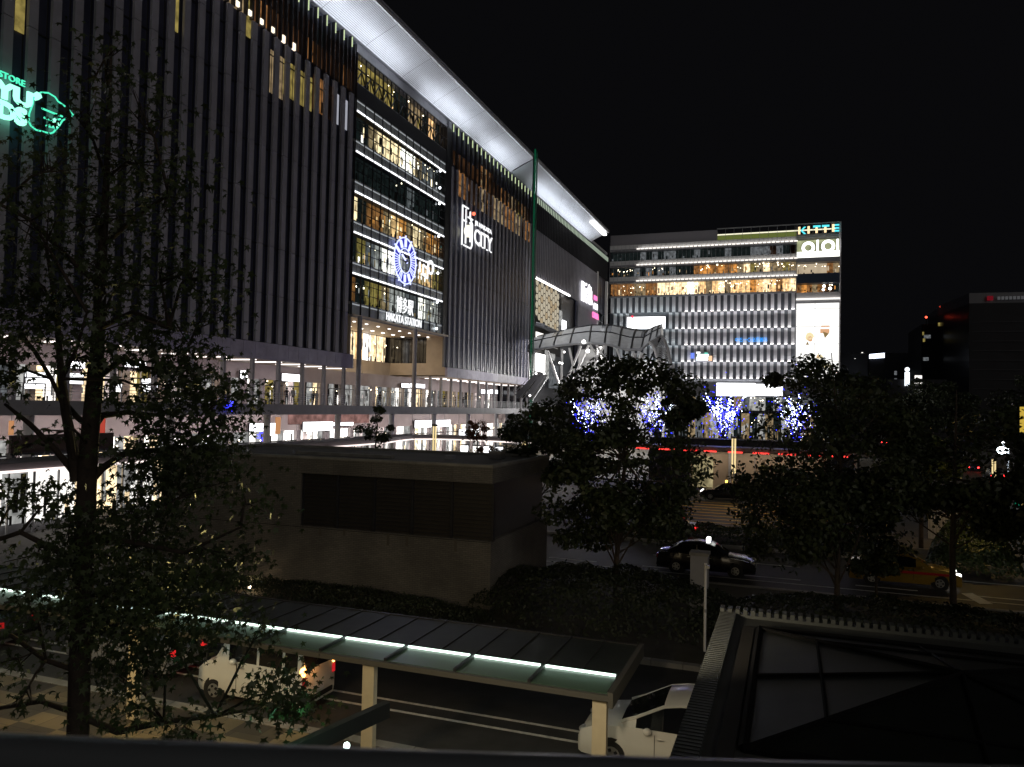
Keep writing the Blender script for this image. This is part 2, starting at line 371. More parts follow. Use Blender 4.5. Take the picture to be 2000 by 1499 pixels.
for (x, y) in ((488, 30), (345, 12), (42, 2)):
    p = gX(x, y, XF-0.5); mb = MB(); mb.box(XF-0.62, XF-0.58, p.y-0.35, p.y+0.35, p.z-2.2, p.z+1.5, yelI); mb.build('odd_lit_window', st)
lit_band(109, 149, 46.4, 48.7, 20, [brownD, brownD, brownE]); lit_band(112.5, 149, 42.0, 46.2, 12, [brownD, warmC, brownD, warmD], lamps=0)
lit_band(121, 128, 45.6, 49.8, 4, [warmC, warmD, warmC, brownE]); lit_band(132, 146, 45.2, 48.6, 5, [warmC, warmD, MATS['yellow_interior']])
# green pole, fascia, columns
pq = gX(1045.5, 292, -45.2); px_, py_, pz_ = -45.2, pq.y, pq.z
pole = MB(); pole.tube([(px_, py_, 0), (px_, py_, pz_)], 0.15, em('green_glow_tube', (0.01, 0.2, 0.09), 0.3), 10); pole.box(px_-.35, px_-.22, py_-.3, py_+.3, 0, pz_-.4, darkst); pole.box(px_+.22, px_+.4, py_, py_+.4, 0, pz_-.4, pbr('green_pipe', (.02, .12, .07), .4))
for k in range(60): pole.tube([(px_, py_, 1+k*.9), (px_, py_, 1.06+k*.9)], 0.2, darkst, 10)
tag(pole.build('light_mast'), 'very tall thin mast glowing green, standing against the station fins', 'mast')
fasc = pbr('fascia_panel', (0.33, 0.31, 0.42), 0.5, 0, 0.2, 0.8)
mb = MB()
y = 20
while y < 81: mb.box(XF-0.3, XF+0.1, y, min(y+1.76, 81.2), 12.3, 13.98, fasc); y += 1.79
mb.build('fascia', st); mb = MB(); y = 108.6
while y < 149.5: mb.box(XF-0.3, XF+0.1, y, min(y+1.9, 149.6), 12.5, 13.98, fasc); y += 1.93
mb.build('fascia', st)
mb = MB(); mb.box(-60, XF-0.31, 20, 81.2, 12.32, 12.5, beige); mb.build('soffit', st); mb = MB(); mb.box(-60, XF-0.31, 108.6, 149.6, 12.52, 12.7, beige); mb.build('soffit', st)
y = 22
while y < 146:
    if not 81 < y < 108: mb = MB(); mb.box(-54.6, -51.0, y, y+0.55, 12.24, 12.31, em('soffit_light', (1, 0.9, 0.85), 2.6)); mb.build('soffit_lamp', st); mb = MB(); mb.box(-58.0, -57.7, y+1, y+1.3, 12.24, 12.31, em('down_light', (1, 0.5, 0.3), 3)); mb.build('soffit_lamp', st)
    y += 4.2
for y in [25.4+4.15*i for i in range(14)]+[102.9+3.75*i for i in range(13)]:
    if 81.5 < y < 102: continue
    mb = MB(); mb.box(XF-0.25, XF+0.12, y-0.16, y+0.16, 7.75, 12.3, greyp); mb.build('column', st)
for y, t in ((81.6, 18.7), (96.4, 18.7)):
    mb = MB(); mb.tube([(XF+0.6, y, 7.75), (XF+0.6, y, t)], 0.3, greyp, 12); mb.build('tall_column', st, 40)
# recessed lobby between the two blocks
mb = MB()
mb.box(-60.3, -60, 81, 108.6, 12.3, 14.6, beige)
y = 81
while y < 108: mb.box(-60, -59.9, y, y+0.08, 14.6, 18.7, darkst); y += 2.3
mb.box(-60.3, XF-0.31, 108.6, 108.9, 12.5, 14.6, beige); mb.box(-53.6, XF-0.31, 108.55, 108.85, 14.6, 18.9, beige); mb.box(-60.2, -50.3, 80.9, 81.1, 12.3, 18.7, beige)
mb.box(-60.3, XF+0.05, 81, 108.7, 18.72, 18.95, pbr('lobby_ceiling', (0.6, 0.5, 0.38), 0.5))
y = 82.5
while y < 108: mb.box(-57.5, -57.1, y, y+0.4, 18.66, 18.71, W1); mb.box(-53.5, -53.2, y+1, y+1.3, 18.66, 18.71, W1); y += 3.1
mb.build('lobby_wall', st)
mb = MB(); interior(mb, (-60.9, 81, 0), (0, 1, 0), 27.5, 14.6, 18.7, 12, [warmB, warmB, whiteI, warmA], (1, 0, 0), 3, 0.6)
interior(mb, (-60, 109.6, 0), (1, 0, 0), 6.6, 14.6, 18.7, 5, [warmB, yelI, warmB, whiteI, whiteI], (0, -1, 0), 3, 0.3)
mb.box(-60, -53.6, 108.6, 108.7, 18.5, 18.7, darkst)
for i in range(6): mb.box(-60+i*1.28, -59.93+i*1.28, 108.6, 108.7, 14.6, 18.5, darkst)
mb.build('lobby_window', st)
lamp('lobby_light', 'AREA', (-56, 94, 18.5), 900, (1, 0.8, 0.55), 6, (0, 0, -1), 22, st)
# glass curtain wall of the middle, storey by storey
XG = XF-0.35
GY0, GY1, NB = 80.9, 107.0, 12; bw = (GY1-GY0)/NB
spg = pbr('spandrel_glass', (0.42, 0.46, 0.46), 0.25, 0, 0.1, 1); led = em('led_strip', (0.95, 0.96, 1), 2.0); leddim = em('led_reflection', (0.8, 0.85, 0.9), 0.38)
speck = [greyI, darkI, greyJ]
levels = [
 (43.9, [darkI, darkI, warmD, warmB, warmB, warmB, whiteI, whiteI, warmD, greyI, greyI, darkI]),
 (38.9, [darkI]*7+[greyI, darkI, darkI, darkI, darkI]),
 (33.9, [warmB, darkI, warmC, warmC, warmD, warmA, orangeI, warmD, warmB, warmD, orangeI, warmC]),
 (28.9, [darkI, yelI, greyI, greyJ, whiteI, whiteI, greyJ, greyI, warmD, warmA, warmA, yelI]),
 (23.85, [warmC, darkI, yelI, yelI, warmD, greyJ, greyJ, greyI, greyI, whiteI, greyJ, greyJ])]
for li, (zl, cols) in enumerate(levels):
    mb = MB(); zb = zl-3.35
    interior(mb, (XG-0.75, GY0, 0), (0, 1, 0), GY1-GY0, zb, zl-0.1, NB, cols, (1, 0, 0), 4, 0.35 if li != 1 else 0.1)
    mb.box(XG-3.5, XG-0.12, GY0, GY1, zb-0.3, zb-0.02, greyp); mb.build('storey_interior', st)
    mb = MB()
    mb.box(XG-0.1, XG, GY0, GY1, zl+0.02, zl+1.65, spg); mb.box(XG-0.1, XG+0.05, GY0, GY1, zl-0.05, zl+0.02, darkst)
    for i in range(NB):
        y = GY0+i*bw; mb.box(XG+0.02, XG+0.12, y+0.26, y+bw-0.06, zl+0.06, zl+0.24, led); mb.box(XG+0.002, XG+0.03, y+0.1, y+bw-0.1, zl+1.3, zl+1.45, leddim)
    for i in range(NB*2+1): mb.box(XG-0.04, XG+(0.13 if i % 2 == 0 else 0.01), GY0+i*bw/2-0.025, GY0+i*bw/2+0.025, zb-0.05, zl+1.65, darkst)
    for k in (0.36, 0.72): mb.box(XG-0.05, XG+0.06, GY0, GY1, zb+3.3*k-0.04, zb+3.3*k+0.04, darkst)
    mb.build('window_band', st)
    mb = MB(); mb.poly([(XG-0.06, GY0, zb), (XG-0.06, GY1, zb), (XG-0.06, GY1, zl), (XG-0.06, GY0, zl)], glassy('curtain_glass', (0.85, 0.92, 0.9), 0.08)); mb.build('window_pane', st)
mb = MB(); mb.box(XG-0.1, XG, GY0, GY1, 18.95, 20.5, spg)
for i in range(NB+1): mb.box(XG, XG+0.22, GY0+i*bw-0.04, GY0+i*bw+0.04, 18.9, 20.5, darkst)
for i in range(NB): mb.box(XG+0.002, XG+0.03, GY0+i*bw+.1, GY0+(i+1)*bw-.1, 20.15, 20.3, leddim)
mb.box(XG-0.1, XG+0.3, GY0, GY1+0.2, 18.6, 18.9, greyp); mb.build('lower_spandrel', st); mb = MB(); mb.box(XG-0.1, XG+0.1, GY0, GY1, 45.6, 47.4, darkst); mb.box(XG-0.1, XG, GY0, GY1, 47.4, 47.6, greyp)
# truss floor under the eaves
for i in range(NB):
    y = GY0+i*bw
    mb.box(XG-0.1, XG+0.1, y-0.06, y+0.06, 47.4, 51.2, darkst); mb.box(XG-0.05, XG+0.05, y+bw/2-.03, y+bw/2+.03, 47.4, 51.2, darkst)
    mb.tube([(XG, y, 47.6), (XG, y+bw/2, 49.2)], 0.09, darkst, 5); mb.tube([(XG, y+bw/2, 49.2), (XG, y+bw, 47.6)], 0.09, darkst, 5)
mb.box(XG-0.05, XG+0.08, GY0, GY1, 49.2, 49.35, darkst); mb.box(XG-0.1, XG+0.05, GY0, GY1+1.6, 51.1, 51.25, darkst)
mb.build('truss_frame', st)
mb = MB(); interior(mb, (XG-0.9, GY0, 0), (0, 1, 0), GY1-GY0, 47.6, 51.1, 12, [yelI, yelI, yelI, yelI, yelI, darkI, darkI, warmD, warmD, darkI, warmA, darkI], (1, 0, 0), 2, 0.35)
mb.build('truss_floor_interior', st)
mb = MB(); mb.box(XF-1.2, XF-0.7, 81, 108.8, 51.25, 52.7, greyp); mb.box(XF-1.5, XF-.2, 107.1, 109.2, 18.9, 51.3, darkst)
mb.box(XF-0.6, XF-0.3, 108.0, 108.9, 14, 52.4, pbr('corner_cladding', (0.16, 0.16, 0.18), .5))
for i in range(8): mb.box(XF-0.9, XF-0.29, 107.2, 108.0, 20+i*4, 20.2+i*4, greyp)
mb.build('corner_pier', st)
for z in (43.6, 41.0, 38.6, 33.6, 28.0, 23.6, 19.6): mb = MB(); mb.ball((XF-0.1, 104.7, z), 0.2, em('spot_bulb', (0.9, 0.95, 1), 5), 6, 4); mb.build('facade_spotlight', st)
# body of the building behind
mb = MB(); mb.box(-95, -61.2, 20, 219, 0, 52.6, greyp); mb.box(-61.2, XF-1.0, 20, 80.8, 18.96, 52.6, blackglass); mb.box(-61.2, XF-4.2, 81, 108.4, 19, 52.6, sil)
mb.box(-61.2, XF-1.2, 109.3, 149.5, 12.8, 52.6, blackglass); mb.box(-61.2, XF-1.2, 150, 218.8, 9.1, 52.6, blackglass); mb.build('rear_block', st)
# white louvred eaves curving out over the facade
louv = pbr('eaves_louvre', (0.72, 0.73, 0.76), 0.45, 0.15, 0.05, 0.5)
def prof(t):   # across: from the facade to the lip
    return (XF-0.25+4.5*t, 52.75+2.15*t**0.85)
mb = MB(); NL = 22
for (ya, yb) in ((25, 136.0), (148.6, 199.3)):
    for i in range(NL):
        a = prof(i/NL); b = prof((i+0.86)/NL)
        y = ya if ya < 100 else ya-11.2*i/NL
        while y < yb-0.1:
            y2 = min(y+9.6, yb)
            mb.poly([(a[0], y+0.05, a[1]), (a[0], y2, a[1]), (b[0], y2, b[1]), (b[0], y+0.05, b[1])], louv); y = y2
    e = prof(1.0); ye = ya; ya = ya if ya < 100 else ya-11.2; mb.box(e[0], e[0]+0.22, ya, yb, e[1]-0.12, e[1]+0.35, louv); mb.box(e[0]-0.1, e[0]+0.45, ya, yb, e[1]+0.38, e[1]+0.5, greyp)
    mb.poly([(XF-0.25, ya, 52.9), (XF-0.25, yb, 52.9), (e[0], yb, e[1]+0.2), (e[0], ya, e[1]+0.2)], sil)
e = prof(1.0)
mb.poly([(XF-0.3, 136.1, 52.74), (XF-0.3, 148.5, 52.74), (e[0]-.1, 137.3, 54.8), (e[0]-.1, 136.1, 54.8)], pbr('eaves_grey', (.3, .33, .34), .5))
mb.build('eaves', st)
mb = MB(); mb.box(-95, XF-0.35, 20, 219, 53.0, 53.6, greyp); mb.build('roof', st)
mb = MB(); mb.box(XF+3.2, XF+4.1, 184, 198.5, 54.0, 54.5, em('eaves_end_light', (1, 1, 1), 3)); mb.build('eaves_end_lamp', st)
for (ya, yb) in ((27, 68), (69, 92.5), (98, 116), (120.5, 136.5)):
    lamp('eaves_uplight', 'AREA', (XF+1.5, (ya+yb)/2, 50.4), (yb-ya)*23, (0.84, 0.9, 1), 0.5, (0.12, 0, 1), yb-ya, st)
lamp('eaves_uplight', 'AREA', (XF+1.5, 172, 50.4), 52*22, (0.84, 0.9, 1), 0.5, (0.12, 0, 1), 50, st)

# ================================================================== pedestrian deck along the station
dk = thing('pedestrian_deck', 'raised walkway deck with railing running along the station front', 'walkway', (-48, 85, 0))
mb = MB(); mb.box(-60, -44.6, 18, 150, 6.9, 7.74, pbr('deck_slab', (0.26, 0.22, 0.25), 0.7, 0, 0.15, 0.6)); mb.box(-44.6, -44.45, 18, 150, 6.85, 7.8, greyp); mb.build('deck_slab', dk)
mb = MB(); y = 18
while y < 150: mb.box(-44.75, -44.69, y, y+0.06, 7.74, 8.85, steel); y += 1.5
for z in (8.0, 8.2, 8.4, 8.6, 8.86): mb.box(-44.76, -44.72, 18, 150, z, z+0.035, steel)
mb.build('railing', dk)
for y in range(24, 150, 12): mb = MB(); mb.tube([(-46, y, 0), (-46, y, 6.9)], 0.32, whitep, 12); mb.build('deck_column', dk, 50)
# ------------------------------------------------------------------ shops at deck level and at street level
sh = thing('deck_shops', 'row of lit shopfronts on the walkway deck under the station block', 'shops', (-58, 85, 0))
SX = -57.2
wallm = pbr('shop_wall', (0.40, 0.35, 0.36), 0.6, 0, 0.12, 0.6)
mb = MB(); bays = []; y = 20.0; pil = []
brw = [yelI, greyJ, whiteI, greyJ, warmD]
while y < 149:
    wd = rnd.choice([2.6, 3.4, 4.2]); wide = rnd.choice([0.5, 0.9, 1.6])
    bays.append((y, min(y+wd, 149))); pil.append((min(y+wd, 149), min(y+wd+wide, 149.5))); y += wd+wide
mb.box(SX-0.3, SX, 20, 149.5, 10.6, 12.4, wallm)
for a, b in pil: mb.box(SX-0.3, SX+0.05, a, b, 7.75, 10.6, wallm if rnd.random() < .6 else beige)
mb.build('shop_wall', sh)
for k, (a, b) in enumerate(bays):
    mb = MB(); interior(mb, (SX-0.5, a, 0), (0, 1, 0), b-a, 7.75, 10.6, max(2, int((b-a)/1.1)), [greyJ, greyJ, warmB, yelI, whiteI, greyI, sil, pinkI], (1, 0, 0), 3, 0.35, dark=0.25)
    mb.box(SX-0.1, SX, a, b, 9.9, 10.02, darkst)
    for i in range(3): mb.box(SX-0.1, SX, a+(b-a)*i/2-0.04, a+(b-a)*i/2+0.04, 7.75, 10.6, steel)
    mb.build('shop_window', sh)
SG = em('shop_sign_glow', (0.97, 0.97, 1), 3.6)
def boxsign(label, p, L, h, z, X=None, par=None, mt=SG, group='lit box signs over the shops'):
    mb = MB(); x = X if X is not None else SX+0.5
    mb.box(x-0.14, x, p, p+L, z, z+h, mt); o = mb.build('sign_face'); t = thing('box_sign', label, 'sign', (x, p, z), 0, group)
    adopt(o, t); m2 = MB(); m2.box(x-0.3, x-0.15, p-0.05, p+L+0.05, z-0.05, z+h+0.05, darkst); m2.build('sign_case', t); return t
def ysp(px, py, X): return gX(px, py, X).y
xs = SX+0.6
for (xa, xb, yc, h, lb) in ((553, 593, 737, 0.85, 'wide glowing white sign between two deck columns of the station'), (786, 800, 753, 0.6, 'short glowing white sign just left of the tall right column'),
                            (803, 830, 753, 0.6, 'glowing white sign just right of the tall right column'), (941, 956, 765, 0.75, 'small white lit sign, left of a pair beside the fin block'), (958, 972, 765, 0.75, 'small white lit sign, right of a pair near the escalator'),
                            (472, 484, 732, 0.9, 'small lit white sign beside the tree at deck level'), (246, 286, 710, 0.6, 'low wide white sign under the deck soffit behind the tree'), (118, 166, 711, 0.55, 'pale bluish sign strip behind the tree trunk')):
    a = gX(xa, yc, xs); b = gX(xb, yc, xs); boxsign(lb, a.y, b.y-a.y, h, a.z-h/2, xs)
for (xa, xb, ya, yb, lb) in ((50, 92, 725, 760, 'big glowing white letter shaped shop sign at the far left of the deck'), (132, 166, 728, 750, 'bright white shop sign left of the big trunk'), (218, 238, 740, 766, 'bright white sign patch right of the big trunk'), (278, 308, 738, 766, 'round bright white sign beside the leafy bough')):
    a = gX(xa, (ya+yb)/2, xs); b = gX(xb, (ya+yb)/2, xs); z1 = gX(xa, ya, xs).z; z0 = gX(xa, yb, xs).z
    t = thing('shop_sign', lb, 'sign', (xs, a.y, z0)); m2 = MB(); w_ = b.y-a.y; hh = z1-z0; m2.box(xs-0.25, xs-0.1, a.y, b.y, z0, z1, darkst)
    m2.build('sign_case', t); m3 = MB(); n_ = 3
    for i in range(n_): m3.box(xs-0.08, xs, a.y+0.05*w_*(i % 2), b.y-0.1*w_*((i+1) % 2), z0+hh*(i+0.08)/n_, z0+hh*(i+0.86)/n_, SIG)
    m3.build('sign_face', t)
# street level shops
gs = thing('street_shops', 'bright pinkish white shopfronts at street level under the deck', 'shops', (-56, 85, 0))
GX_ = -55.5
mb = MB(); mb.box(GX_-0.3, GX_, 18, 150, 4.7, 6.88, pbr('shop_fascia', (0.66, 0.56, 0.55), 0.5, 0, 0.12, 0.35))
y = 18
while y < 150: mb.box(GX_-0.3, GX_+0.06, y, y+0.8, 0, 4.7, wallm); mb.box(GX_, GX_+0.03, y, y+0.05, 4.7, 6.88, greyp); y += 6.0
mb.build('shop_wall', gs)
y = 18.8
while y < 149:
    mb = MB(); interior(mb, (GX_-0.4, y, 0), (0, 1, 0), 5.2, 0.1, 4.7, 5, [pinkI, whiteI, greyJ, warmB, greyJ, whiteI], (1, 0, 0), 4, 0.4, dark=0.2)
    mb.box(GX_-0.1, GX_, y, y+5.2, 3.4, 3.55, darkst); mb.box(GX_-0.1, GX_+0.02, y+2.55, y+2.65, 0.1, 4.7, steel); mb.build('shop_window', gs); y += 6.0
for (xa, xb, yc, h, lb) in ((490, 538, 836, 0.9, 'long bright white box sign at street level left of the orange banner'), (594, 650, 834, 1.1, 'longest bright white box sign over the street shop windows'),
                            (652, 690, 829, 0.4, 'thin bright sign strip right of the longest street sign'), (812, 880, 829, 1.1, 'glaring white street sign behind the slim lamp column'), (898, 935, 850, 1.9, 'pale glowing panel right of the glaring street sign')):
    a = gX(xa, yc, GX_+0.6); b = gX(xb, yc, GX_+0.6); boxsign(lb, a.y, b.y-a.y, h, a.z-h/2, GX_+0.6, mt=SG if h > .3 else W2)
lamp('deck_underlight', 'AREA', (-50, 60, 6.75), 1900, (1, 0.9, 0.87), 0.8, (-0.55, 0, -1), 84, gs)
lamp('deck_underlight', 'AREA', (-50, 125, 6.75), 1050, (1, 0.9, 0.87), 0.8, (-0.55, 0, -1), 46, gs)
lamp('soffit_downlight', 'AREA', (-53.5, 50, 12.2), 620, (1, 0.86, 0.84), 0.8, (-0.35, 0, -1), 60, sh)
lamp('soffit_downlight', 'AREA', (-53.5, 128, 12.2), 380, (1, 0.86, 0.8), 0.8, (-0.35, 0, -1), 40, sh)
# banners hanging on the shop wall
def banner(xa, ya, xb, yb, X, c, lb):
    a = gX(xa, ya, X); b = gX(xb, yb, X); mb = MB(); mb.box(X, X+0.04, a.y, b.y, b.z, a.z, c); o = mb.build('banner'); tag(o, lb, 'banner', 'hanging banners'); return o
bo = em('orange_banner', (0.95, 0.45, 0.2), 0.55); br_ = em('red_banner', (0.9, 0.12, 0.08), 0.5)
banner(538, 815, 547, 848, GX_+1.2, bo, 'orange vertical banner beside the long white street sign')
banner(192, 818, 204, 858, GX_+1.2, br_, 'red vertical banner just right of the big trunk'); banner(17, 822, 26, 850, GX_+1.2, bo, 'orange vertical banner at the left edge of the photo')
o = banner(563, 808, 720, 826, GX_+0.05, emn('striped_poster', (0.85, 0.45, 0.4), 0.45, 0.8), 'long strip of pink and red posters above the street windows')
# dark hoarding panel and covered walkway round the bus rotary
mb = MB(); a = gX(22, 858, -43); b = gX(222, 858, -43); z0 = gX(100, 882, -43).z
mb.box(-43.2, -43, a.y, b.y, z0, a.z+0.2, pbr('brown_hoarding', (0.05, 0.03, 0.025), .6)); mb.box(-43.3, -42.9, a.y, a.y+.2, 0, z0, darkst); mb.box(-43.3, -42.9, b.y-.2, b.y, 0, z0, darkst); mb.box(-43.3, -42.9, a.y-.1, b.y+.1, z0-.12, z0, darkst)
tag(mb.build('hoarding'), 'long dark brown panel standing behind the big tree trunk', 'hoarding')
wk = thing('covered_walkway', 'low curved walkway roof with a white and red light line along its edge', 'walkway roof', (-36, 75, 0))
path = [(-38.6, 20), (-38.9, 40), (-39.2, 60), (-39.2, 70), (-40.9, 77), (-41.2, 80.5), (-39.6, 82.6), (-36, 83.2), (-32.9, 82.8), (-26, 80.8), (-17.3, 80.0), (-5.7, 78.6), (6, 78.2), (16, 78.6)]
def offs(d):
    out = []
    for i, p in enumerate(path):
        a = Vector(path[max(0, i-1)]); b = Vector(path[min(len(path)-1, i+1)]); t = (b-a).normalized(); n_ = Vector((-t.y, t.x)); out.append((p[0]+n_.x*d, p[1]+n_.y*d))
    return out
A = offs(0); B = offs(3.6); mb = MB(); roofm = pbr('walkway_roof', (0.16, 0.14, 0.15), .6)
for i in range(len(A)-1):
    for (z, fl) in ((4.45, 0), (4.0, 1)):
        mb.poly([(*A[i], z), (*A[i+1], z), (*B[i+1], z), (*B[i], z)], roofm)
    mb.poly([(*A[i], 4.08), (*A[i+1], 4.08), (*A[i+1], 4.45), (*A[i], 4.45)], roofm); mb.poly([(*B[i], 4.0), (*B[i+1], 4.0), (*B[i+1], 4.45), (*B[i], 4.45)], roofm)
mb.build('roof', wk)
redl = em('red_line_light', (1, 0.05, 0.04), 2.2); C_ = offs(-0.03); D_ = offs(-0.12)
for (i0, i1, mt, nm) in ((0, 9, em('walkway_line_light', (1, 0.85, 0.8), 1.6), 'edge_light'), (9, 12, redl, 'edge_light')):
    mb = MB()
    for i in range(i0, i1):
        a = Vector((*D_[i], 0)); b = Vector((*D_[i+1], 0)); n_ = 1 if mt is not redl else 5
        for k in range(n_):
            p = a.lerp(b, (k+0.04)/n_); q = a.lerp(b, (k+(0.96 if n_ == 1 else rnd.uniform(0.4, 0.9)))/n_); mb.tube([(p.x, p.y, 4.02), (q.x, q.y, 4.02)], 0.075, mt, 5)
            if n_ > 1: mb.build(nm, wk); mb = MB()
    if mb.f: mb.build(nm, wk)
for i in (0, 1, 2, 3, 6, 8, 9, 10, 11, 12): p = offs(1.8)[i]; mb = MB(); mb.tube([(*p, 0), (*p, 4.0)], 0.14, steel, 8); mb.build('column', wk)
# glazed waiting hall under the left run, lit white
wh = thing('waiting_hall', 'low glazed hall glowing white behind the trunk of the big tree', 'hall', (-41.5, 42, 0))
mb = MB(); mb.box(-43.2, -42.5, 26, 62, 0, 3.9, greyp); mb.build('wall', wh)
mb = MB(); interior(mb, (-42.3, 30, 0), (0, 1, 0), 16, 0.6, 3.95, 10, [W2, greyJ, W2, greyJ, warmB], (1, 0, 0), 3, 0.3); mb.build('window', wh)
mb = MB()
for i in range(11): mb.box(-41.9, -41.8, 30+i*1.6, 30.1+i*1.6, 0, 4.0, steel)
mb.build('window_frame', wh)
# long screen wall and lit panels beneath the red line on the right
sw = thing('screen_wall', 'beige screen wall under the red light line of the walkway', 'wall', (-3, 80.4, 0))
mb = MB(); mb.box(-9.5, 3.5, 80.6, 80.8, 0.2, 3.9, beige)
for i in range(7): mb.box(-9.5+i*2.1, -9.42+i*2.1, 80.55, 80.62, 0.2, 3.9, greyp)
mb.build('panel', sw); mb = MB(); mb.box(-9.2, -7.2, 80.5, 80.58, 0.3, 3.4, emn('lit_poster', (0.9, 0.75, 0.4), 0.5)); mb.build('lit_panel', sw)
lamp('walkway_light', 'AREA', (-3, 79.4, 3.9), 75, (1, 0.85, 0.65), 0.3, (0, 0.25, -1), 12, sw, long=(1, 0, 0))
# people, lamps and vending glow under the walkway between brick house and trees
for i, (x, lb) in enumerate(((905, 'first glowing white panel left of four under the walkway roof'), (929, 'second glowing panel from the left under the walkway roof'), (950, 'third glowing panel from the left under the walkway roof'), (973, 'rightmost of four glowing panels under the walkway roof'))):
    p = gY(x, 880, 84.0); mb = MB(); mb.box(p.x-0.35, p.x+0.35, 84.0, 84.6, 0.13, 3.3, SIG if i != 1 else whiteI); o = mb.build('lit_case'); t = thing('lit_display_case', lb, 'display case', (p.x, 84.3, .13), 0, 'glowing display cases under the walkway'); adopt(o, t)
    m2 = MB(); m2.box(p.x-0.42, p.x+0.42, 84.05, 84.65, 3.31, 3.45, darkst); m2.box(p.x-0.42, p.x+0.42, 84.62, 84.7, 0.13, 3.3, darkst); m2.build('case_frame', t)

# ================================================================== arched plaza roof and what stands under it
ar = thing('plaza_arch_roof', 'big wavy steel and glass roof arching over the plaza on splayed white legs', 'arched roof', (-33, 150, 0))
near = [(1030, 687), (1060, 682), (1100, 675), (1150, 671), (1190, 675), (1225, 685), (1252, 684), (1272, 668), (1290, 657)]
far = [(1048, 676), (1085, 664), (1120, 655), (1160, 645), (1200, 643), (1240, 651), (1270, 656), (1288, 653), (1296, 656)]
NU = 32
def samp(L, t):
    s = t*(len(L)-1); i = min(int(s), len(L)-2); f_ = s-i; return (L[i][0]+(L[i+1][0]-L[i][0])*f_, L[i][1]+(L[i+1][1]-L[i][1])*f_)
P0 = [gY(*samp(near, k/NU), 140) for k in range(NU+1)]; P1 = [gY(*samp(far, k/NU), 166) for k in range(NU+1)]
def surf(k, t):
    a = P0[k]; b = P1[k]; return a.lerp(b, t)+Vector((0, 0, 2.2*math.sin(math.pi*t)))
rfm = pbr('arch_roof_sheet', (0.5, 0.5, 0.5), 0.4, 0.0, 0.15, 1); mb = MB()
for k in range(NU):
    for j in range(8):
        mt = rfm if not (k % 9 in (5, 6) and j in (2, 3, 4, 5, 6)) else pbr('arch_glazing', (0.33, 0.34, 0.36), 0.2, 0.2)
        mb.poly([surf(k, j/8), surf(k+1, j/8), surf(k+1, (j+1)/8), surf(k, (j+1)/8)], mt)
mb.build('roof_shell', ar, 40)
mb = MB()
for k in range(0, NU+1, 3): mb.tube([surf(k, j/8)+Vector((0, 0, .12)) for j in range(9)], 0.15, darkst, 5)
for j in (0, 2, 4, 6, 8): mb.tube([surf(k, j/8)+Vector((0, 0, .1)) for k in range(NU+1)], 0.24 if j == 0 else 0.09, steel if j == 0 else darkst, 6)
mb.build('roof_rib', ar)
LG = ((1098, 682, 1096, 770), (1112, 680, 1130, 770), (1135, 676, 1100, 760), (1150, 674, 1105, 775), (1165, 674, 1215, 760), (1180, 676, 1125, 770), (1152, 674, 1195, 745), (1070, 686, 1095, 760), (1205, 682, 1235, 760), (1240, 690, 1225, 760), (1256, 690, 1230, 760))
for i, (xa, ya, xb, yb) in enumerate(LG):
    Yq = 142+(i % 4)*3; mb = MB(); mb.tube([gY(xa, ya, Yq), gY(xb, yb, Yq)], 0.24 if i < 9 else 0.5, whitep, 8); mb.build('splayed_leg', ar, 40)
# slatted end wall, curving down at the right
e0 = [(1288, 656), (1297, 662), (1303, 680), (1309, 705), (1316, 735), (1320, 760)]; e1 = [(1268, 668), (1276, 676), (1282, 690), (1288, 712), (1292, 735), (1294, 760)]
mb = MB()
for k in range(34):
    t = k/34; t2 = t+0.016; a, b = samp(e0, t), samp(e1, t); c, d = samp(e0, t2), samp(e1, t2)
    A_, B_, C2, D2 = gY(*a, 141), gY(*b, 137), gY(*c, 141), gY(*d, 137); mb.poly([A_, B_, D2, C2], whitep); mb.poly([A_+Vector((0, .3, 0)), B_+Vector((0, .3, 0)), D2+Vector((0, .3, 0)), C2+Vector((0, .3, 0))], greyp)
for L, Y_ in ((e0, 141), (e1, 137)): mb.tube([gY(*samp(L, k/12), Y_) for k in range(13)], 0.3, whitep, 6)
mb.tube([gY(1290, 660, 139), gY(1255, 735, 139)], 0.16, darkst, 6); mb.build('slatted_end', ar)
pw = MB(); pw.box(-15, 7, 88, 88.5, .13, 4.85, pbr('dark_parapet', (.02, .02, .028), .6)); pw.box(-15, 7, 87.9, 88.6, 4.85, 4.95, darkst); tag(pw.build('parapet_wall'), 'dark parapet wall right behind the red line, at the foot of the blue lit trees', 'wall')
hallw = MB(); hallw.box(-44, -26, 172, 172.4, 0, 19, whitep); hallw.box(-47, -43.0, 176, 176.4, 6, 22, whitep)
for i in range(7): hallw.box(-43+i*2.6, -42.8+i*2.6, 171.8, 171.99, 0, 19, steel)
hallw.build('back_wall', ar)
for (xa, ya, xb, yb, mt) in ((1048, 648, 1062, 668, W2), (1048, 690, 1064, 728, W1), (1066, 684, 1072, 740, greyJ), (1074, 690, 1084, 705, greyJ), (1074, 712, 1090, 760, greyI), (1048, 670, 1090, 682, greyJ)):
    a = gX(xa, ya, XF+.1); b = gX(xb, yb, XF+.1); mb = MB(); mb.box(XF-.1, XF+.1, a.y, b.y, b.z, a.z, mt); mb.build('lit_panel', ar)
for k in range(9): a = gY(1166, 678+k*3.3, 150); mb = MB(); mb.box(a.x, a.x+1.0, 150, 150.2, a.z-.14, a.z, W1); mb.build('lit_step', ar)
for (x, y) in ((1148, 686), (1102, 688), (1140, 668), (1093, 709), (1098, 710)): mb = MB(); mb.ball(gY(x, y, 139.5), 0.38 if y in (686, 668) else 0.2, W1, 8, 5); mb.build('lamp', ar)
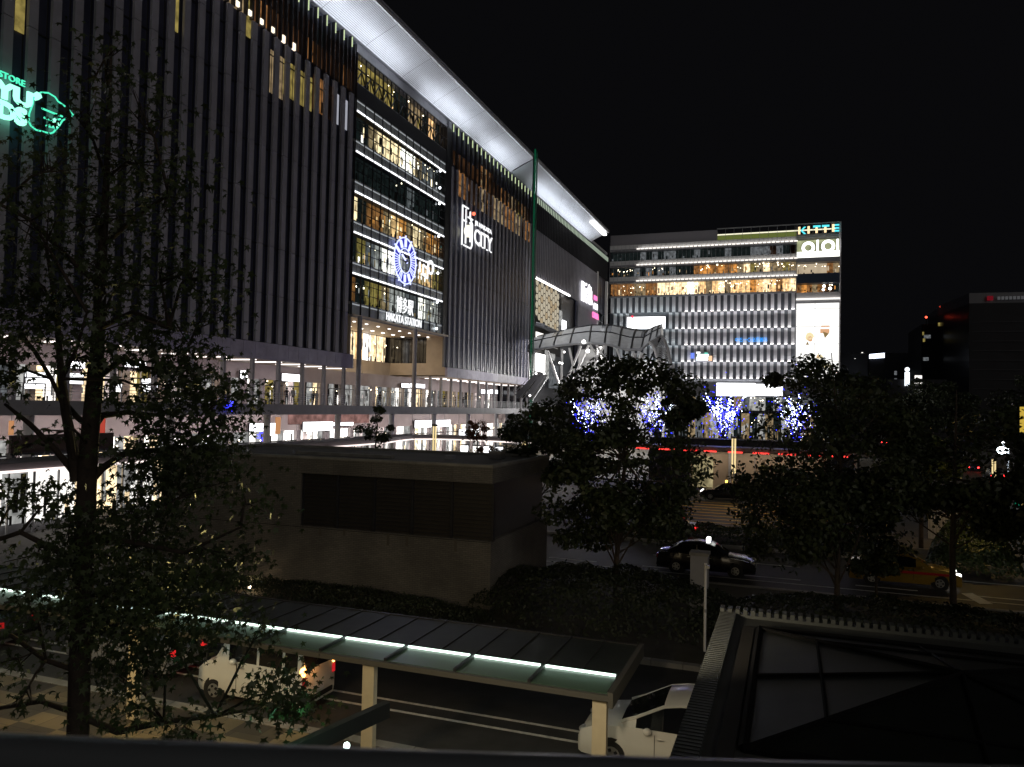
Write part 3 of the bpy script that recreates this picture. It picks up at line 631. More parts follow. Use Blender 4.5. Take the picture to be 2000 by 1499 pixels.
for (x, y, z, e) in ((-42, 152, 15, 3000), (-34, 155, 14, 4200), (-27, 152, 12, 2400), (-38, 124, 11, 2600)): lamp('plaza_lamp_and_fill', 'POINT', (x, y, z), e, (1, 0.97, 0.93), 0.6, parent=ar)  # last one is an added fill for the arch's near rim and underside
lamp('arch_fill_spot', 'SPOT', (XF+1.5, 142, 47), 16000, (.95, .97, 1), .5, (.42, .3, -.8), parent=st, spot=R(75))  # added spot without a fixture, brightening the arched plaza roof
es = thing('escalator', 'pair of dark escalators climbing beside the green mast', 'escalator', (-44, 130, 0))
for (a, b) in (((1012, 775), (1053, 731)), ((1032, 778), (1063, 731))):
    mb = MB(); p = gY(*a, 128); q = gY(*b, 128); n_ = (q-p).normalized(); s_ = Vector((0, 1, 0)); u_ = n_.cross(s_)
    mb.obox((p+q)/2, (q-p)/2, s_*0.7, u_*0.45, darkst); mb.tube([p+u_*-0.9, q+u_*-0.9], 0.08, steel, 6); mb.tube([p+u_*0.9, q+u_*0.9], 0.06, steel, 6); mb.build('flight', es)
for (x, y) in ((1047, 730), (1063, 730), (1035, 773)): mb = MB(); mb.ball(gY(x, y, 127), 0.2, W1, 6, 4); mb.build('lamp', es)
# honeycomb screen in the opening of the third fin block
mb = MB(); hx = em('honeycomb_glow', (1, 0.88, 0.66), 0.5); hx2 = em('honeycomb_glow_warm', (1, 0.78, 0.5), 0.42)
def inside(px, py): 
    if px < 1048 or px > 1094: return False
    return py > 551+(px-1048)*0.52 and py < 632+(px-1048)*0.38
pc = Vector((XF-0.9, 0, 0)); y = 152.0; c = 0
while y < 172:
    z = 22.0+(0.75 if c % 2 else 0)
    while z < 36:
        # project the cell centre to test the outline of the screen
        d = np.array([XF-0.9, y, z-EYE]); q = RW.T @ d; px = 1000+F*q[0]/-q[2]; py = 749.5-F*q[1]/-q[2]
        if inside(px, py):
            mb.poly([(XF-0.9, y+1.05*math.cos(k*math.pi/3+.0), z+0.8*math.sin(k*math.pi/3)) for k in range(6)], hx if rnd.random() < .7 else hx2)
        z += 1.6
    y += 1.75; c += 1
mb.box(XF-1.15, XF-0.95, 151, 174, 20, 36, sil); mb.box(XF-1.3, XF-1.1, 150, 187, 9, 35.2, darkst); mb.build('honeycomb_screen', st)
for i in range(20): y = 152+i*1.35; mb = MB(); mb.box(XF-0.3, XF+0.05, y, y+0.7, 35.0, 35.35, W1); mb.build('opening_lamp', st)
mb = MB(); mb.tube([gX(1046, 633, XF+0.1), gX(1060, 637, XF+1.5), gX(1080, 647, XF+2), gX(1102, 657, XF+1)], 0.5, greyp, 6); mb.box(XF-0.9, XF-0.8, 172.5, 174.8, 27.5, 31, greyJ); mb.build('entrance_soffit', st)
mb = MB(); a = gX(1099, 625, XF); b = gX(1106, 648, XF); mb.box(XF-.2, XF, a.y, b.y, b.z, a.z, SIG); tag(mb.build('lit_notice'), 'small bright notice panel beside the honeycomb screen', 'sign')
# bright glazed stair slot at the far end of the station
mb = MB(); mb.box(XF-.5, XF, 206.3, 207.2, 8, 46, whitep); mb.box(XF-.5, XF+.1, 217.4, 218.8, 8, 45, whitep); mb.box(XF-1.6, XF-1.4, 207.2, 217.4, 8, 46, greyp)
mb.box(XF-1.35, XF-1.25, 209.5, 216.5, 8, 38, em('slot_glow', (1, 1, 1), 2.0)); mb.box(XF-1.35, XF-1.25, 208, 208.9, 30, 43, greyJ)
for z in range(9, 45, 4): mb.box(XF-1.3, XF-1.1, 207.2, 217.4, z, z+0.12, steel)
mb.build('stair_slot', st)
lamp('slot_light', 'AREA', (XF-0.3, 212, 20), 700, (1, 1, 1), 1, (1, 0.1, 0.2), 20, st, long=(0, 0, 1))

# ================================================================== white department block closing the view
KY = 232.0
kt = thing('department_block', 'white shopping block with rows of uplit upright panels and glowing restaurant floors', 'building', (-20, 248, 0))
RT = pbr('block_panel', (0.74, 0.72, 0.74), 0.5, 0, 0.05, 1); blue_g = pbr('block_glass', (0.13, 0.135, 0.15), 0.3)
K0, K1, K2 = -52.5, 1.5, 13.3
mb = MB(); mb.box(K0, K1, KY+2.6, 262, 0, 58.4, greyp); mb.box(K0, -20.6, KY+0.5, 262, 58.45, 61.7, pbr('parapet_metal', (0.34, 0.33, 0.36), .5, 0.2)); mb.box(-20.6, K2, KY+6, 262, 58.45, 60.2, greyp)
mb.box(K1, K2-.3, KY+3.2, 262, 0, 58.4, greyp); mb.box(K2-.3, K2, KY, 262, 0, 62, RT); mb.build('rear_block', kt)
mb = MB()
for z in (47.1, 52.0, 56.9): mb.box(K0, K1, KY-0.1, KY+2.5, z+0.25, z+1.5, whitep); mb.box(K0, K1, KY+0.05, KY+2.5, z-0.4, z+0.24, greyp)
mb.box(K0, K1, KY, KY+2.5, 42.3, 42.75, greyp); x = K0
while x < K1: mb.box(x, x+0.07, KY-0.16, KY-0.1, 42.6, 58.4, steel); x += 1.22
mb.build('spandrel', kt)
mb = MB(); ledw = em('kerb_of_light', (1, 0.93, 0.85), 1.5)
for z in (47.1, 52.0, 56.9):
    x = -44.2
    while x < K1-.3: mb.box(x, x+0.95, KY-0.28, KY-0.14, z+0.0, z+0.3, ledw); x += 1.22
mb.build('light_line', kt)
for z in (47.1, 52.0, 56.9): lamp('cove_light', 'AREA', (-21, KY-0.5, z+0.35), 75, (1, 0.94, 0.87), 0.2, (0, 0.6, 1), 45, kt, long=(1, 0, 0))
fl = {42.8: ([warmC]*4+[warmD]*2+[warmC]*2+[warmB]*5+[whiteI, warmB, warmA, warmD, warmA, warmB, warmD]+[warmA]*3+[orangeI, warmA, warmB, warmA, warmC, warmA, warmB], 46.7, 2, 0.35),
      48.65: ([darkI]*4+[greyI, darkI]*4+[darkI]*2+[warmC, orangeI, orangeI, warmC, orangeI, warmC, orangeI]+[warmD, warmB, yelI, warmD, warmB, warmD, warmD, yelI, warmD], 51.5, 2, 0.3),
      53.55: ([darkI]*5+[greyI, darkI, greyI, darkI, greyI, greyI, darkI, darkI, darkI, greyI, darkI, darkI, darkI, darkI, greyI]+[darkI]*3+[greyI, greyI, greyI]+[brownD, greyI, darkI, brownD], 56.4, 1, 0.0)}
for z0, (cols, z1, cl, lp) in fl.items():
    mb = MB(); interior(mb, (K0, KY+2.2, 0), (1, 0, 0), K1-K0, z0, z1, len(cols), cols, (0, -1, 0), cl, lp)
    if z0 < 50:
        for i in range(34 if z0 < 45 else 20): x = rnd.uniform(K0+1, K1) if z0 < 45 else rnd.uniform(-29, K1); s_ = rnd.uniform(.08, .25); z = rnd.uniform(z0+1, z1-0.2); mb.box(x, x+s_*1.4, KY+1.2, KY+1.3, z, z+s_, lampw)
    mb.box(K0, K1, KY+0.3, KY+2.1, z0-0.3, z0-0.02, greyp); mb.build('restaurant_floor', kt)
# rooftop garden strip
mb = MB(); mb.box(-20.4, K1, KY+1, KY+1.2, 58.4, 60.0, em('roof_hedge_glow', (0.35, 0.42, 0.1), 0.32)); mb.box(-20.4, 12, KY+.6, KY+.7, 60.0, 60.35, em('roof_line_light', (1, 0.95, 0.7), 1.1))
x = -20.5
while x < K2: mb.box(x, x+0.08, KY, KY+0.06, 58.4, 62, steel); x += 2.4
mb.box(-20.5, K2, KY-.02, KY+.1, 61.7, 62.0, steel); mb.build('roof_terrace', kt)
# five tiers of staggered uplit panels
tz = [17.65, 22.6, 27.55, 32.45, 37.5, 42.4]
mbp = MB(); mbl = MB(); ledk = em('panel_foot_light', (1, 0.95, 0.92), 4.5)
mbg = MB(); mbg.box(K0, K1, KY+1.2, KY+1.4, 17.3, 42.3, blue_g)
for r_ in range(5):
    z0, z1 = tz[r_], tz[r_+1]; x = K0+0.5+(0.95 if r_ % 2 else 0)
    lit0 = -31 if r_ != 3 else -33.5
    while x < K1-0.9:
        if r_ in (2, 3) and -35.2 <= x < -33.3: mbp.build('panel_row', kt); mbp = MB()
        if not (r_ in (2, 3) and -47 < x < -35.2):
            mbp.box(x, x+0.92, KY+0.6, KY+0.75, z0+0.05, z1-0.12, RT); mbp.box(x, x+0.06, KY+0.2, KY+0.6, z0+0.05, z1-0.12, RT); mbp.box(x, x+0.92, KY+0.05, KY+0.6, z0-0.02, z0+0.04, darkst)
            if x > lit0: mbl = MB(); mbl.box(x+0.06, x+0.84, KY+0.18, KY+0.42, z0+0.05, z0+0.2, ledk); mbl.build('panel_light', kt)
        x += 1.87
    mbg.box(K0, K1, KY-0.02, KY+0.04, z0-0.14, z0-0.04, greyp); mbp.build('panel_row', kt); mbp = MB()
for z in tz[:5]: lamp('tier_uplight', 'AREA', (-14.5, KY-1.1, z-.6), 430, (.93, .95, 1), .3, (0, .55, 1), 32, kt, long=(1, 0, 0)); lamp('tier_uplight', 'AREA', (-41, KY-.9, z-.3), 200, (.8, .95, 1), .3, (0, .55, 1), 20, kt, long=(1, 0, 0))
mbg.build('glass_wall', kt)
# storefront level
mb = MB(); mb.box(K0, K2, KY, KY+1, 16.6, 17.4, greyp); interior(mb, (K0, KY+1.5, 0), (1, 0, 0), K2-K0, 8.5, 12.4, 30, [greyI, greyJ, warmD, greyI, darkI, darkI], (0, -1, 0), 3, .3); interior(mb, (K0, KY+1.5, 0), (1, 0, 0), K2-K0, 0.2, 7.6, 30, [greyI, greyJ, warmD, greyI, darkI], (0, -1, 0), 4, .3)
mb.box(K0, K2, KY, KY+1.4, 7.6, 8.5, darkst); mb.box(K0, K2, KY, KY+1.6, 12.4, 16.6, greyp); mb.build('storefront', kt)
# corner tower
mb = MB(); T0 = K1+0.1; T1 = K2-0.3
mb.box(T0, T1, KY+.2, KY+3, 50.9, 52.2, greyp); mb.box(T0, T1, KY+.1, KY+3, 44.9, 47.6, pbr('dusk_blue_panel', (0.04, 0.06, 0.1), .4)); mb.box(T0, T1, KY, KY+3, 40.6, 42.2, RT); mb.box(T0, T1+.1, KY-.6, KY+3, 40.1, 40.5, W2); mb.box(T0, T1, KY+.2, KY+3, 39.2, 40.1, greyp); mb.box(T0, T0+.12, KY-.05, KY, 0, 62, steel)
for z in (57.9, 58.3): mb.box(T0, T1, KY+.4, KY+.6, z, z+.15, steel)
mb.build('tower_frame', kt)
mb = MB(); interior(mb, (T0, KY+2.6, 0), (1, 0, 0), T1-T0, 47.7, 50.8, 7, [emn('beige_room', (0.9, 0.72, 0.5), 0.6, 0.8, 0.8)]*5+[warmC, warmD], (0, -1, 0), 1, 0.4); mb.build('tower_window', kt); mb = MB(); interior(mb, (T0, KY+2.6, 0), (1, 0, 0), T1-T0, 42.3, 44.8, 8, [warmC, orangeI, warmC, warmD, warmC, brownE, brownE, darkI], (0, -1, 0), 3, 0.1)
mb.ball((10.6, KY+1.5, 43.4), 0.45, W1); mb.ball((9, KY+1.5, 44.1), 0.4, lampw); mb.ball((8.8, KY+1.5, 43.1), 0.35, W1); mb.build('tower_window', kt)
mb = MB(); mb.box(T0, T1, KY+1.5, KY+1.7, 52.3, 57.4, emn('sign_backwall', (0.75, 0.8, 0.45), 0.7, 0.3)); mb.box(T0, T1, KY+1.2, KY+1.4, 52.3, 54.1, em('sign_floor_glow', (1, 1, 0.92), 2.2)); mb.build('sign_niche', kt)
ps = thing('lit_poster_wall', 'tall glaring white poster wall with faint orange pictures down the corner tower', 'billboard', (7, KY, 17.8))
mb = MB(); mb.box(T0, T1, KY+.1, KY+.3, 17.85, 39.1, em('poster_glow', (1, 0.985, 0.95), 1.35)); mb.build('backlit_sheet', ps)
mb = MB()
for z in (22.6, 27.55, 32.5, 37.5): mb.box(T0, T1, KY+.04, KY+.1, z, z+.08, greyp)
for x in (T0+.02, 6.6, T1-.12): mb.box(x, x+.08, KY+.02, KY+.1, 17.85, 39.1, greyp)
mb.build('poster_frame', ps)
def blob(px, py, w_, h_, mt, k=9):
    c = gY(px, py, KY-.02); mbq.poly([(c.x+w_*math.cos(2*math.pi*i/k)*rnd.uniform(.7, 1.1), KY-.02, c.z+h_*math.sin(2*math.pi*i/k)*rnd.uniform(.7, 1.1)) for i in range(k)], mt)
mbq = MB(); oa = em('poster_orange', (1, 0.55, 0.3), 0.75); ya_ = em('poster_yellow', (1, 0.85, 0.5), 0.95); bb = em('poster_brown', (0.45, 0.3, 0.12), 0.6)
c = gY(1612, 638, KY-.03); mbq.box(c.x-1.1, c.x+1.1, KY-.02, KY, c.z-.15, c.z+.25, oa); c = gY(1611, 645, KY-.03); mbq.box(c.x-1.2, c.x+1.2, KY-.02, KY, c.z-.9, c.z+.3, oa)
mbq.poly([gY(1607, 648, KY-.03), gY(1619, 652, KY-.03), gY(1611, 661, KY-.03)], bb); blob(1581, 658, 1.2, 1.2, ya_); blob(1582, 662, .7, 1.0, oa); mbq.poly([gY(1574, 674, KY-.03), gY(1580, 674, KY-.03), gY(1577, 667, KY-.03)], bb)
blob(1600, 697, 1.0, .7, ya_); blob(1614, 715, 1.3, .6, ya_); blob(1598, 697, .4, .6, oa)
mbq.build('poster_picture', ps)
# big white signs on the block
t = thing('white_wall_sign', 'large glaring white advertising panel on the left of the panel rows', 'billboard', (-41, KY-.3, 32.4)); mb = MB(); mb.box(-46.8, -35.2, KY-.3, KY-.1, 32.6, 36.2, SIG); mb.build('backlit_sheet', t)
mb = MB()
for k in range(9): a = gY(1252+k*2.4, 631+(k % 3)*.6, KY-.35); mb.box(a.x, a.x+.2, KY-.33, KY-.31, a.z-.15-.1*(k % 2), a.z+.1, sil); a = gY(1252+k*2.4, 637, KY-.35); mb.box(a.x, a.x+.17, KY-.33, KY-.31, a.z-.25*(k % 3), a.z+.15, sil)
mb.ball(gY(1235, 619, KY-.5), .45, em('red_sign_dot', (1, .1, .15), 1.0)); mb.box(-46.9, -35.1, KY-.12, KY, 32.4, 36.3, greyp); mb.build('sign_marking', t)
t = thing('white_street_billboard', 'widest bright blank white billboard low on the department block', 'billboard', (-11, KY-.4, 12.6)); mb = MB(); mb.box(-20, -9.2, KY-.6, KY-.4, 12.6, 16.35, SIG); mb.box(-9.1, -1.8, KY-.6, KY-.4, 12.8, 16.1, SIG); mb.build('backlit_sheet', t); mb = MB(); mb.box(-20.2, -1.6, KY-.4, KY-.2, 12.4, 16.5, greyp); mb.build('sign_case', t)
t = thing('small_colour_sign', 'small flickering white, blue and orange screen among the uplit panels', 'sign', (-23, KY-.3, 23.4)); mb = MB()
for k, (x0, x1, z0, z1, c, s_) in enumerate(((-27.6, -26.5, 23.5, 25.2, (.2, .3, 1), 1), (-25.9, -22.6, 23.0, 24.0, (.8, 1, 1), 3), (-25.6, -22.4, 24.15, 24.8, (.7, 1, .95), 2.6), (-26, -24.8, 25.0, 25.5, (1, 1, 1), 2), (-22.4, -21.4, 22.8, 24.3, (1, .6, .35), 1.2), (-23.6, -22.6, 24.9, 25.3, (.2, .9, .7), .8))): mb.box(x0, x1, KY-.3, KY-.2, z0, z1, em('colour_patch_%s' % 'abcdef'[k], c, s_))
mb.build('screen', t); mb = MB(); mb.box(-26.4, -21.8, KY-.19, KY, 22.6, 25.6, greyp); mb.build('sign_case', t)
pb = gY(1436, 669, KY-.35); ob = text('blue_text_reflection', '中石一◇泌尿器科', pb, (1, 0, 0), (0, 0, 1), 8.9, 1.35, em('blue_reflection_glow', (0.03, 0.35, 1), 1.6), extr=.1)  # reflected blue writing, put in as glowing characters before the panels
tag(ob, 'reflection of small blue characters drawn glowing across the panel rows', 'sign')
# lettering on the corner tower
rb1 = em('letter_orange', (1, 0.72, 0.4), 1.5); rb2 = em('letter_cyan', (0.1, 0.75, 0.85), 1.3)
t = thing('roof_lettering', 'five roof letters in pale orange and cyan on top of the corner tower', 'sign', (7, KY-.2, 58.8))
wx = [2.1, 4.0, 5.25, 7.4, 11.0]; zb = 58.9; zt = 61.0
mb = MB()
def bar(m_, x0, x1, z0, z1, mt): m_.box(x0, x1, KY-.35, KY-.2, z0, z1, mt)
bar(mb, 2.0, 2.55, zb, zt, rb1); mb.prism([(0, 0), (.5, 0), (1.5, 1.0), (.9, 1.0)], (2.6, KY-.35, zb+1.05), (1, 0, 0), (0, 0, 1), (0, 1, 0), .15, rb2); mb.prism([(0, 1.0), (.5, 1.0), (1.5, 0), (.9, 0)], (2.6, KY-.35, zb), (1, 0, 0), (0, 0, 1), (0, 1, 0), .15, rb2); mb.build('letter', t)
mb = MB(); bar(mb, 4.45, 5.05, zb+.05, zt+.05, rb1); mb.build('letter', t)
for x in (6.0, 8.3): mb = MB(); bar(mb, x+.55, x+1.15, zb+.1, zt-.42, rb1); bar(mb, x-.05, x+1.9, zt-.4, zt+.15, rb2); mb.build('letter', t)
mb = MB(); bar(mb, 10.9, 11.5, zb+.2, zt+.25, rb1)
for z in (zb+.2, zb+1.0, zt-.25): bar(mb, 11.52, 12.75, z, z+.45, rb2)
mb.build('letter', t)
t = thing('round_lettering', 'white ring and bar letters glowing below the roof letters', 'sign', (8, KY-.3, 53))
def ring(cx, cz, r1, r2, nm='letter'):
    m_ = MB(); n_ = 24
    for k in range(n_):
        a = 2*math.pi*k/n_; b = 2*math.pi*(k+1)/n_; Q = [(cx+r*math.cos(t_), cz+r*math.sin(t_)) for r, t_ in ((r1, a), (r2, a), (r2, b), (r1, b))]
        m_.poly([(x, KY-.4, z) for x, z in Q], SIG); m_.poly([(x, KY-.2, z) for x, z in reversed(Q)], SIG); m_.poly([(Q[1][0], KY-.4, Q[1][1]), (Q[1][0], KY-.2, Q[1][1]), (Q[2][0], KY-.2, Q[2][1]), (Q[2][0], KY-.4, Q[2][1])], SIG)
    m_.build(nm, t)
ring(4.7, 54.9, .95, 1.75); ring(9.9, 55.1, 1.0, 1.8)
for x in (6.9, 12.1): m_ = MB(); m_.box(x, x+.55, KY-.4, KY-.2, 53.6, 57.0, SIG); m_.build('letter', t)

# ================================================================== clock and lettering on the station
# clock: two concentric lit rings with bars between, on the glass
ck = thing('station_clock', 'big round clock of white bars glowing violet on the glass wall', 'clock', (XG+.5, 94.2, 27.8))
vio = em('clock_bar', (0.5, 0.55, 1), 2.0); vio2 = em('clock_glow', (0.08, 0.08, 0.7), 0.6)
CX = XG+.6; cc0 = gX(791.5, 510, CX); CY, CZ, RO, RI = cc0.y, cc0.z, 3.15, 1.7
def cpt(r, a, x=CX): return (x, CY+r*math.sin(a), CZ+r*math.cos(a))
mb = MB()
for rr, wd in ((RO, .09), (RI, .07)): mb.tube([cpt(rr, 2*math.pi*k/36) for k in range(37)], wd, vio, 5, False)
mb.build('ring', ck)
mb = MB()
for k in range(12):
    a = 2*math.pi*k/12; n_ = {0: 1, 3: 4, 9: 4, 8: 4, 7: 3, 2: 3, 4: 3}.get(k, 1)
    for j in range(n_):
        b = a+(j-(n_-1)/2)*0.13; wd = .2 if n_ == 1 else .06; mb.tube([cpt(RI+.2, b), cpt(RO-.2, b)], wd, vio, 5)
for k in range(12): mb.ball(cpt(RO+.22, 2*math.pi*k/12), .14, vio, 6, 4)
mb.build('hour_bar', ck)
mb = MB(); n_ = 36
for k in range(n_):
    a, b = 2*math.pi*k/n_, 2*math.pi*(k+1)/n_; mb.poly([cpt(RI+.08, a, CX-.12), cpt(RO-.08, a, CX-.12), cpt(RO-.08, b, CX-.12), cpt(RI+.08, b, CX-.12)], vio2)
for k in range(12): a = 2*math.pi*k/12; mb.tube([cpt(RO-.1, a, CX-.2), cpt(RO-.1, a, XG)], .05, darkst, 5)
mb.build('clock_face', ck)
mb = MB(); mb.tube([cpt(0, 0, CX+.1), cpt(2.9, 1.25, CX+.1)], .07, darkst, 5); mb.build('minute_hand', ck); mb = MB(); mb.tube([cpt(.4, math.pi-.9, CX+.16), cpt(1.4, 5.2, CX+.16)], .13, vio, 5); mb.ball(cpt(0, 0, CX+.1), .3, sil); mb.build('hour_hand', ck)
mb = MB(); mb.tube([cpt(1.2, 1.25, CX+.18), cpt(3.5, 1.25, CX+.18)], .06, vio, 5); mb.build('minute_hand', ck)
lamp('clock_light', 'POINT', (CX+.5, CY, CZ), 200, (.35, .35, 1), 1.2, parent=ck)
UY, UZ = (0, 1, 0), (0, 0, 1)
LW = em('letter_white', (.97, .98, 1), 1.3)
t = thing('station_name_sign', 'white glowing station name lettering low on the glass wall', 'sign', (XG+.6, 94, 19.2))
q0 = gX(754, 625, XG+.5); q1 = gX(822, 643, XG+.5); text('roman_lettering', 'HAKATA STATION', (XG+.5, q0.y, q0.z), UY, UZ, q1.y-q0.y, 1.05, LW, t, .1, 0); q0 = gX(774, 611, XG+.5); q1 = gX(806, 618, XG+.5); text('japanese_lettering', '博多駅', (XG+.5, q0.y, q0.z+.1), UY, UZ, q1.y-q0.y, 2.2, LW, t, .1, .0)
t = thing('city_logo_sign', 'white glowing emblem and city lettering high on the fin wall', 'sign', (XF+.3, 119, 36.5))
a = gX(941, 445, XF+.3)
text('small_lettering', 'JR HAKATA', (XF+.3, 117.6, 38.15), UY, UZ, 7.6, .95, LW, t, .12, .01); text('large_lettering', 'CITY', (XF+.3, 117.4, 35.2), UY, UZ, 8.2, 2.6, LW, t, .12, .008)
mb = MB()
def cb(y0, z0, y1, z1, r=.15): mb.tube([(XF+.35, y0, z0), (XF+.35, y1, z1)], r, LW, 5)
E0 = 112.4
for (a, b, c, d) in ((0, 33.9, 0, 40.3), (0, 40.3, 2.3, 40.3), (0, 38.0, 1.6, 38.0), (1.35, 40, 1.35, 34.4), (1.35, 36.6, 1.0, 36.0), (.7, 34.0, 3.6, 34.0), (3.6, 34.0, 4.1, 34.6), (4.1, 34.6, 4.1, 38.0), (4.1, 38, 3.0, 39.1), (2.2, 38.9, 4.2, 38.9), (3.1, 38.9, 3.1, 40.0), (3.0, 38.2, 3.6, 37.6), (1.4, 36, 1.4, 34.4), (3.3, 37.6, 3.3, 35)): cb(E0+a, b, E0+c, d, .14 if a != 1.35 else .1)
for y in (119.2, 121.0, 123.0, 124.9): mb.box(XF+.3, XF+.42, y-.1, y+.5, 35.1, 35.3, LW)
mb.build('emblem', t); mb = MB(); mb.ball((XF+.4, E0+2.35, 36.6), .75, em('emblem_centre', (1, .95, .7), 1.4), 10, 6, 1.4); mb.build('emblem_centre', t); mb = MB(); mb.ball((XF+.4, E0+4.5, 40.0), .3, em('emblem_dot', (1, .15, .08), 2.5)); mb.build('emblem_dot', t)
t = thing('green_store_sign', 'green glowing store lettering with an open hand outline, cut by the left edge', 'sign', (XF+.4, 36.5, 27))
GR = em('green_sign_white', (.3, 1, .66), 1.9); GR2 = em('green_sign', (.08, .85, .5), 1.3); hp = em('green_halo_panel', (0, .25, .12), .3)
text('small_lettering', 'CREATIVE LIFE STORE', (XF+.4, 31.4, 29.25), UY, UZ, 6.1, .42, GR2, t, .1)
text('large_lettering', 'TOKYU', (XF+.4, 31.3, 27.85), UY, UZ, 6.75, 1.2, GR, t, .15, .05); text('large_lettering', 'HANDS', (XF+.4, 31.9, 26.5), UY, UZ, 5.8, 1.25, GR, t, .15, .05)
hl = [(65, 192), (80, 181), (95, 182), (108, 190), (113, 198), (130, 210), (144, 226), (133, 229), (122, 236), (116, 246), (104, 259), (98, 261), (86, 258), (70, 254), (60, 246), (56, 237), (57, 222), (64, 203), (65, 192)]
mb = MB(); mb.tube([gX(x, y, XF+.45) for x, y in hl], .06, GR2, 5, False)
for p in (((82, 212), (101, 220)), ((101, 220), (122, 228)), ((86, 230), (104, 237)), ((104, 237), (118, 233)), ((90, 246), (108, 250))): mb.tube([gX(*p[0], XF+.45), gX(*p[1], XF+.45)], .07, GR2, 5)
mb.tube([gX(103, 236, XF+.5), gX(112, 246, XF+.5)], .28, GR, 5); mb.tube([gX(68, 191, XF+.5), gX(76, 186, XF+.5)], .25, GR, 5); mb.build('hand_outline', t)
lamp('sign_light', 'POINT', (XF+1.0, 37.5, 27.5), 22, (.05, 1, .5), 1.5, parent=t)
t = thing('department_store_sign', 'two big white characters glowing on the far fin wall', 'sign', (XF+.4, 190, 36.5))
text('lettering', '阪急', (XF+.4, 187.2, 35.2), UY, UZ, 11.5, 5.3, em('store_letter', (1, .98, 1), 2.2), t, .2, .02)
t = thing('pink_sign', 'stacked small pink and white signs beside the two big characters', 'sign', (XF+.4, 202, 33)); PK = em('pink_sign_light', (1, .2, .5), 1.6)
mb = MB(); mb.box(XF+.35, XF+.5, 200.6, 204.2, 37.4, 38.6, PK); mb.box(XF+.35, XF+.5, 200.9, 204.8, 35.0, 36.5, SIG); mb.build('sign_face', t); text('lettering', 'CINEMA', (XF+.4, 199.0, 32.4), UY, UZ, 7, 1.6, PK, t, .15, .01)
mb = MB(); a = gX(821, 513, XG+.3); OY = a.y-99.0; mb.tube([(XG+.3, 98.6, 27.1), (XG+.3, 98.6, 28.6)], .14, LW, 5) 
for k in range(4): p = [(99.7, 26.9), (101.1, 26.6), (101.1, 28.0), (99.7, 28.4)]; mb.tube([(XG+.3, *p[k]), (XG+.3, *p[(k+1) % 4])], .14, LW, 5)
mb.tube([(XG+.3, 102.1+.85*math.cos(k*math.pi/6), 28.4+.95*math.sin(k*math.pi/6)) for k in range(13)], .17, LW, 5, False)
tag(mb.build('glass_wall_logo'), 'small white outline logo of a square and ring beside the clock', 'sign')

# ================================================================== brick house in the middle
bk = thing('brick_house', 'low flat-roofed brick tiled house with a dark recessed window band', 'building', (-18, 31, 0))
tilew = brick('wall_tiles', (0.175, 0.162, 0.14), (0.14, 0.13, 0.115), (0.08, 0.075, 0.068), 0.24, 0.075, 'XZ', 0.8, 0.5)
BX0, BX1, BY0, BY1 = -27.2, -10.85, 28.0, 35.4
wx0 = gY(588, 928, 28).x; wz1 = gY(760, 934, 28).z; wz0 = gY(760, 1042, 28).z
mb = MB(); mb.box(BX0, BX1, BY0, BY1, 0, wz0, tilew); mb.box(BX0, wx0, BY0, BY1, wz0, wz1, tilew); mb.box(wx0, BX1-.3, BY0+.3, BY1-.01, wz0+.001, wz1-.001, sil); mb.box(BX0, BX1+.02, BY0-.02, BY1, wz1, 5.62, tilew)
mb.build('wall', bk)
stn0 = pbr('joint_dark', (.09, .08, .07), .9); mb = MB()
for i in range(9): x = BX0+1.9+i*1.82; mb.box(x, x+.015, BY0-.026, BY0-.021, wz1+.02, 5.6, stn0)
mb.box(BX0, BX1, BY0-.004, BY0-.001, wz0-.06, wz0-.03, sil); mb.box(-13.0, -12.4, 33, 33.6, 5.4, 5.95, greyp); mb.box(-14.4, -14.0, 31.2, 31.6, 5.4, 5.8, greyp); mb.build('joint', bk)
mb = MB()
for i in range(6): x = wx0+(BX1-wx0)*i/5; mb.box(x-.05, x+.05, BY0+.1, BY0+.3, wz0, wz1, darkst)
mb.box(wx0, BX1-.02, BY0+.22, BY0+.29, wz0, wz1, pbr('dark_louvre', (0.03, 0.026, 0.022), .5, 0, .2, 2)); mb.box(BX1-.29, BX1-.22, BY0+.3, BY1-.2, wz0, wz1, MATS['dark_louvre'])
z = wz0+.1
while z < wz1: mb.box(wx0, BX1-.02, BY0+.17, BY0+.22, z, z+.03, darkst); z += .16
mb.build('window', bk)
mb = MB(); mb.box(BX0-.03, BX1+.05, BY0-.05, BY0+.3, 5.62, 5.72, conc); mb.box(BX1-.28, BX1+.05, BY0+.301, BY1, 5.62, 5.72, conc); mb.box(BX0-.03, BX0+.27, BY0+.301, BY1, 5.62, 5.72, conc); mb.box(BX0+.28, BX1-.29, BY1-.3, BY1+.02, 5.62, 5.72, conc)
mb.box(BX0+.28, BX1-.29, BY0+.301, BY1-.31, 5.2, 5.4, pbr('roof_felt', (0.07, 0.07, 0.068), .85, 0, .3, 1)); mb.box(-21.5, -16.5, 30.2, 30.5, 5.4, 5.75, conc); mb.box(-22.5, -19.5, 31.8, 34.6, 5.4, 5.6, sil); mb.build('roof', bk)
